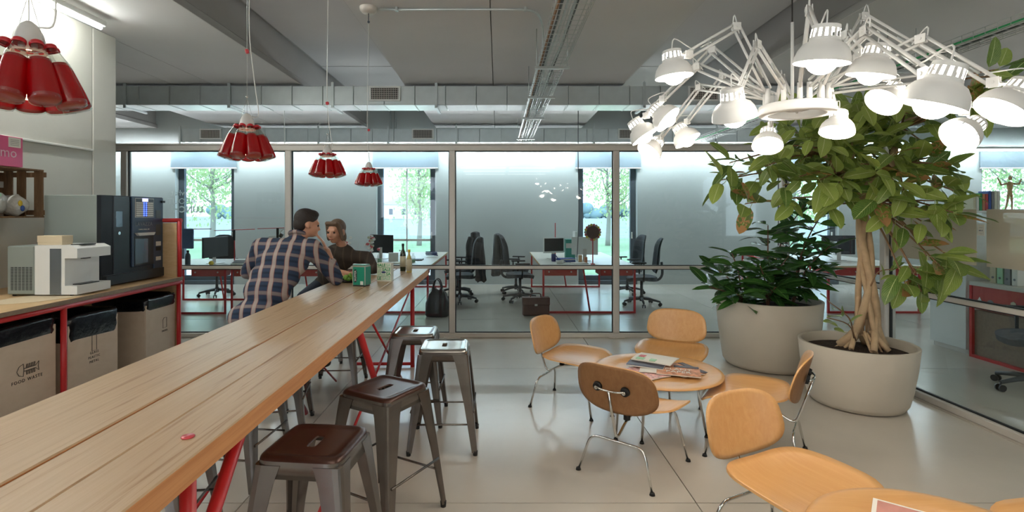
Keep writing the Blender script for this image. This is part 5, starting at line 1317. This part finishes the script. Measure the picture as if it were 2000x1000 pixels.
jacket('jacket', 'black jacket heaped over an office chair back', -.43, 9.84, 170, 'dark_cloth', .55, 1.16, .27, .10)
jacket('shirt', 'grey shirt hanging over an office chair back', -.02, 10.18, -12, 'grey_cloth', .35, 1.12, .24)
def bag(name, label, c, w, d, h, mat, kind):
    r = thing(name, label, 'bag', c)
    if kind == 'case':
        MB().bb(-w/2, w/2, -d/2, d/2, .01, h, .015).build('bag_body', mat, r); MB().bb(-w/2-.004, w/2+.004, -d/2-.012, d/2, h*.62, h+.006, .006).build('flap', mat, r)
        MB().tube(fillet([(-.08, 0, h), (-.07, 0, h+.06), (.07, 0, h+.06), (.08, 0, h)], .03), .009, 8).build('handle', mat, r); MB().bb(-.02, .02, -d/2-.02, -d/2-.01, h*.58, h*.68).build('clasp', 'aluminium', r)
    else:
        L = [];
        for z, k in ((.0, .88), (.03, 1.0), (h*.5, .98), (h*.8, .72), (h, .32)): L.append([(*[q*k for q in sup(w/2, d/2, 2.8, 2*math.pi*i/20)], z+(.03*math.sin(i*1.1) if z > h*.6 else 0)) for i in range(20)])
        MB().loops(L, True, True, 0, True).build('bag_body', mat, r)
        for q in (-1, 1): MB().tube(curve_path([(-w*.25, q*d*.2, h*.75), (-w*.1, q*d*.25, h+.12), (w*.1, q*d*.25, h+.12), (w*.25, q*d*.2, h*.75)], 4), .010, 6).build('handle', mat, r)
    return r
bag('tote_bag', 'black soft tote bag on the floor behind the glass', (-.90, 7.82, 0), .36, .26, .40, 'black_plastic', 'tote')
bag('briefcase', 'brown leather briefcase on the floor beside the red desk leg', (.56, 7.86, 0), .40, .14, .27, 'brown_leather', 'case')
# desk-top things
DZ = .726
def monitor(label, x, y, rz, mat='aluminium', w=.52, h=.32):
    r = thing('computer_monitor', label, 'monitor', (x, y, DZ), math.radians(rz), 'monitors on the office desks')
    MB().bb(-.10, .10, -.09, .09, 0, .008, .003).build('stand_foot', 'aluminium', r); MB().bb(-.03, .03, .02, .035, .008, .2).build('stand_neck', 'aluminium', r)
    MB().bb(-w/2, w/2, -.01, .02, .10, .10+h, .006).build('monitor_case', mat, r); MB().bb(-w/2+.015, w/2-.015, -.0115, -.0095, .13, .085+h).build('screen', 'black_plastic', r)
monitor('silver monitor showing its back beside the paper wheel', 1.46, 8.9, 172, 'white_metal', .44, .30)
monitor('dark screened monitor on the red framed desk', .98, 9.3, 20, 'white_metal', .40, .27)
monitor('dark monitor edge-on on the desk behind the counter end', -4.50, 8.4, 75, 'black_plastic')
monitor('silver monitor on the desk behind the man in plaid', -3.65, 8.9, 165, 'white_metal')
monitor('monitor on the desk behind the bar table end', -2.05, 9.3, 150, 'black_plastic')
monitor('monitor on the desk behind the rubber plants', 5.8, 9.0, 170, 'black_plastic')
def rod_deco(label, x, y, h, kind):
    r = thing('desk_rod', label, 'ornament', (x, y, DZ)); MB().bb(-.03, .03, -.03, .03, 0, .012).build('clamp', 'red_paint', r); MB().cyl((0, 0, 0), (0, 0, h), .009, None, 8).build('rod', 'red_paint', r)
    rn_ = random.Random(int(h*100+x*10))
    if kind == 'wheel':
        MB().cyl((0, -.015, h), (0, .015, h), .10, None, 28).build('paper_wheel', 'brown_leather', r)
        for k in range(18): a = k*2*math.pi/18; MB().ball((.115*math.cos(a), .01, h+.115*math.sin(a)), (.022, .012, .022), 8, 6).build('paper_flower', ('label_cream', 'print_red', 'yellow')[k % 3], r)
    elif kind == 'flowers':
        for k in range(16): MB().ball((rn_.gauss(0, .035), rn_.gauss(0, .035), h*.45+k*h*.035), (.03, .028, .024), 8, 6).build('paper_flower', ('paper', 'print_red', 'label_cream')[k % 3], r)
    elif kind == 'cross':
        MB().cyl((-.33, 0, h), (.33, 0, h+.02), .006, None, 6).build('cross_rod', 'red_paint', r); MB().bb(-.02, .02, -.02, -.008, h-.16, h+.01, .004).build('clip', 'black_plastic', r)
    return r
rod_deco('red rod carrying a brown paper wheel edged with flowers', 1.48, 8.25, .50, 'wheel')
rod_deco('red rod wrapped in paper flowers by the oil bottles', -2.08, 8.6, .43, 'flowers'); rod_deco('red rod with a crown of white and red paper flowers', -2.42, 8.35, .42, 'flowers')
rod_deco('thin red rod on the paper wheel desk beside the tall white panel', 1.05, 9.7, .62, 'plain_rod')
rod_deco('red rod with long crossbar on the desk behind the plaid shirt', -4.25, 8.5, .52, 'cross'); rod_deco('red rod with crossbar carrying headphones', -3.55, 8.5, .55, 'cross')
hp = thing('headphones', 'silver and black headphones hanging from a red crossbar', 'headphones', (-3.42, 8.47, DZ+.40)); MB().tube([(.085*math.cos(a*.314), 0, .06+.085*math.sin(a*.314)) for a in range(11)], .008, 6).build('headband', 'aluminium', hp)
for q in (-1, 1): MB().cyl((q*.085, 0, .05), (q*.05, 0, .03), .035, None, 14).build('ear_cup', 'black_plastic', hp)
cd = MB().tube(curve_path([(-3.42, 8.44, 1.2), (-3.40, 8.44, 1.9), (-3.42, 8.44, 2.6), (-3.42, 8.44, Z_PAN)], 5), .006, 6).build('hanging_cable', 'white_metal'); tag(cd, 'white cable dropping from the ceiling to the headphones', 'cable')
cd = MB().tube(curve_path([(1.30, 8.7, .74), (1.33, 8.7, 1.5), (1.32, 8.7, 2.4), (1.32, 8.7, Z_PAN)], 5), .007, 6).build('hanging_cable', 'grey_plastic'); tag(cd, 'grey cable dropping from the ceiling to the paper wheel desk', 'cable')
wb_ = thing('water_bottle', 'dark metal water bottle on the desk behind the counter end', 'bottle', (-4.72, 8.02, DZ)); MB().lathe([(0, 0), (.036, 0), (.038, .01), (.038, .15), (.030, .18), (.016, .195), (.016, .205), (0, .205)], 18).build('flask', 'dark_metal', wb_); MB().cyl((0, 0, .205), (0, 0, .235), .018, None, 12).build('cap', 'black_plastic', wb_)
b_ = MB().ball((0, 0, .036), .036, 16, 12).build('ball', 'yellow', None, (-4.38, 8.05, DZ)); tag(b_, 'yellow ball on the desk behind the counter end', 'ball')
kb = thing('keyboard', 'white tilted keyboard tray on the desk behind the plaid shirt', 'keyboard', (-3.98, 8.25, DZ), .1); MB().box((0, 0, .03), (.34, .16, .018), Matrix.Rotation(.25, 3, 'X'), .004).build('keyboard_body', 'white_metal', kb)
for k in range(3): MB().box((0, -.05+.045*k, .030+.0115*k), (.30, .034, .014), Matrix.Rotation(.25, 3, 'X'), .002).build('key_row', 'print_grey', kb)
def mug(label, x, y, mat, h=.10, rr=.04):
    o = thing('mug', label, 'mug', (x, y, DZ)); MB().lathe([(0, 0), (rr*.9, 0), (rr, h), (rr-.004, h), (rr*.86, .006), (0, .006)], 18).build('cup', mat, o); MB().tube([(rr+.02*math.sin(a*.4), 0, h*.2+h*.6*a/8) for a in range(9)], .006, 6).build('handle', mat, o)
mug('dark blue pencil mug on the red framed desk', .92, 8.75, 'navy_ink', .12); mug('white bowl like mug on the red framed desk', .98, 8.35, 'paper', .05, .06)
def slab(name, label, cat, x, y, w, d, h, mat, rz=0, spine=True):
    o = thing(name, label, cat, (x, y, DZ), rz); MB().bb(-w/2, w/2, -d/2, d/2, 0, h, .002).build('body', mat, o)
    if spine: MB().bb(-w/2-.002, w/2+.002, -d/2-.003, -d/2, h*.55, h*.8).build('front_band', 'paper', o)
slab('storage_box', 'teal box file standing on the red framed desk', 'box', 1.27, 9.35, .16, .22, .34, 'teal'); slab('white_panel', 'tall white board leaning on the red framed desk', 'board', 1.42, 9.75, .04, .30, .46, 'white_metal', 0, False)
slab('paper_stack', 'untidy stack of papers on the red framed desk', 'papers', 1.28, 8.35, .24, .18, .015, 'paper', .3, False); slab('book', 'blue book lying on the red framed desk', 'book', 1.12, 8.7, .26, .18, .06, 'blue', .25); slab('wood_blocks', 'little wooden block model on the red framed desk', 'model', 1.33, 8.55, .05, .05, .12, 'ply', .2, False); slab('wood_blocks', 'second little wooden block beside the paper wheel rod', 'model', 1.40, 8.42, .04, .04, .10, 'terracotta', .1, False)
slab('paper_stack', 'white papers on the desk behind the oil bottles', 'papers', -1.55, 8.4, .3, .22, .02, 'paper', .1, False); slab('laptop', 'closed dark laptop on the desk behind the oil bottles', 'laptop', -1.45, 9.0, .33, .23, .02, 'grey_plastic', 0, False)
slab('storage_box', 'white box on the desk behind the oil bottles', 'box', -1.75, 8.8, .15, .12, .14, 'paper', .3)
pbt = thing('plastic_bottle', 'clear plastic water bottle on the desk behind the oil bottles', 'bottle', (-1.62, 8.7, DZ)); MB().lathe([(.0, 0), (.03, 0), (.032, .01), (.032, .13), (.012, .17), (.012, .18)], 16).build('bottle_wall', 'bottle_glass', pbt); MB().cyl((0, 0, .178), (0, 0, .195), .014, None, 10).build('cap', 'white_metal', pbt)
for k, (x, y, h_, lb) in enumerate(((-1.90, 8.45, .20, 'slim clear glass carafe beside the white box on the desk by the oil bottles'), (-1.38, 8.55, .15, 'squat clear jar near the papers on the desk by the oil bottles'))):
    q_ = thing('glass_carafe', lb, 'carafe', (x, y, DZ)); MB().lathe([(0, 0), (.035, 0), (.038, .01), (.038, h_*.6), (.016, h_*.85), (.019, h_)], 16).build('carafe_wall', 'bottle_glass', q_); MB().lathe([(0, .004), (.034, .004), (.034, h_*.35), (0, h_*.35)], 16).build('contents', 'pale_green_ink', q_)
cap_ = thing('coiled_cable', 'dark coiled cable bundle at the far corner of the desk by the bar table', 'cable', (-1.22, 9.7, DZ)); MB().tube([(.10*math.cos(k*.35)*(1+.1*math.sin(k)), .07*math.sin(k*.35), .02+.0015*k) for k in range(50)], .011, 6).build('coil', 'navy_ink', cap_)
tw = thing('towel', 'blue towel hanging at the desk behind the counter end', 'towel', (-5.0, 8.55, 0)); MB().tube([(-.35, 0, 1.26), (.35, 0, 1.27)], .006, 6).build('rail', 'red_paint', tw); MB().bb(-.16, .06, -.02, .02, .95, 1.275, .01).build('towel_cloth', 'blue_cloth', tw); MB().cyl((-.3, 0, DZ), (-.3, 0, 1.26), .008, None, 8).build('rail_post', 'red_paint', tw)
# ---------------------------------------------------------------- side office
cb = thing('storage_cabinet', 'tall pale plywood cabinet in the side office', 'cabinet', (5.05, 5.67, 0)); MB().bb(0, .45, 0, .48, .05, 1.42, .003).build('cabinet_body', 'white_paint', cb); MB().bb(.02, .45, .01, .47, 0, .05).build('plinth', 'aluminium', cb); MB().bb(-.018, 0, .004, .476, .055, .86, .002).build('door', 'white_paint', cb); MB().bb(-.018, 0, .004, .476, .865, 1.415, .002).build('door', 'white_paint', cb)
rc = thing('red_sideboard', 'red framed sideboard covered in stickers in the side office', 'sideboard', (5.02, 4.72, 0)); MB().bb(0, .6, 0, .9, .76, .80, .002).build('top', 'desk_top', rc)
for y in (0, .87):
    MB().bb(0, .03, y, y+.03, 0, .76).build('post', 'red_paint', rc); MB().bb(.57, .6, y, y+.03, 0, .76).build('post', 'red_paint', rc)
MB().bb(0, .03, .03, .87, 0, .03).build('rail', 'red_paint', rc); MB().bb(.005, .02, .03, .87, .52, .76).build('drawer', 'red_shell', rc); MB().bb(.03, .58, .03, .87, .03, .5).build('back_shelf', 'ply_edge', rc)
for k, (y, z) in enumerate(((.78, .62), (.66, .60), (.42, .63), (.30, .60), (.16, .66))): MB().cyl((.004, y, z), (-.001, y, z), .03+.006*(k % 2), None, (3, 14, 6)[k % 3]).build('sticker', ('paper', 'print_grey', 'label_cream')[k % 3], rc)
for k in range(4):
    o = thing('ring_binder', ('white ring binder', 'grey ring binder', 'green ring binder', 'cream ring binder')[k]+' leaning on the red sideboard', 'binder', (5.12+.0*k, 5.2+.075*k, .801), .05*k, 'binders on the sideboard'); MB().bb(0, .24, 0, .06, 0, .30, .003).build('binder_cover', ('paper', 'print_grey', 'pale_green_ink', 'label_cream')[k], o); MB().cyl((-.002, .03, .06), (0, .03, .06), .012, None, 10).build('finger_hole', 'dark_metal', o)
pl_ = thing('wall_plate', 'round white plate with a small red mark on the sideboard', 'plate', (5.12, 4.95, .801)); MB().cyl((0, 0, .11), (.012, 0, .11), .11, None, 28).build('disc', 'paper', pl_); MB().bb(-.004, 0, -.012, .012, .07, .15).build('red_mark', 'red_chip', pl_)
bs = thing('bookcase', 'pale open bookcase under the far window of the side office', 'bookcase', (6.3, 7.25, 0)); MB().bb(0, 1.9, 0, .3, 1.53, 1.56).build('top_board', 'white_paint', bs)
for k in range(4): MB().bb(k*.62, k*.62+.025, 0, .3, 0, 1.53).build('upright', 'white_paint', bs)
for z in (.04, .42, .80, 1.17): MB().bb(.025, 1.885, 0, .3, z, z+.022).build('shelf_board', 'white_paint', bs)
for k in range(9):
    o = thing('book', ('cream', 'white', 'green', 'orange', 'red', 'blue checked', 'grey', 'pale', 'white backed')[k]+' book standing on the side office bookcase', 'book', (6.58+.042*k, 7.3, 1.561), 0, 'books on the bookcase'); h_ = (.20, .22, .24, .23, .23, .27, .26, .27, .27)[k]
    MB().bb(0, .036, 0, .16, 0, h_, .002).build('book_cover', ('label_cream', 'paper', 'green_ink', 'terracotta', 'red_chip', 'blue', 'print_grey', 'carton', 'paper')[k], o); MB().bb(.003, .033, .002, .158, h_, h_+.001).build('pages', 'paper', o)
# jointed wooden mannequin
mq = thing('mannequin', 'jointed wooden artist mannequin with raised arms on the bookcase', 'mannequin', (7.16, 7.38, 1.561)); 
MB().cyl((0, 0, 0), (0, 0, .012), .06, None, 18).build('base', 'ply', mq)
def lim(p, q, r0, r1, nm): MB().capsule(V(p), V(q), r0, r1, 10).build(nm, 'ply', mq)
lim((0, 0, .30), (0, 0, .37), .028, .036, 'torso'); lim((0, 0, .24), (0, 0, .26), .028, .028, 'hips'); MB().ball((0, -.005, .455), (.022, .024, .032), 14, 10).build('head', 'ply', mq)
lim((-.05, 0, .375), (-.12, 0, .36), .014, .011, 'upper_arm'); lim((-.12, 0, .36), (-.17, 0, .46), .011, .008, 'forearm'); lim((.05, 0, .375), (.13, 0, .37), .014, .011, 'upper_arm'); lim((.13, 0, .37), (.16, 0, .44), .011, .008, 'forearm')
lim((-.02, 0, .22), (-.055, -.02, .12), .017, .012, 'thigh'); lim((-.055, -.02, .12), (-.06, 0, .02), .012, .009, 'shin'); lim((.02, 0, .22), (.03, 0, .12), .017, .012, 'thigh'); lim((.03, 0, .12), (.03, 0, .02), .012, .009, 'shin')
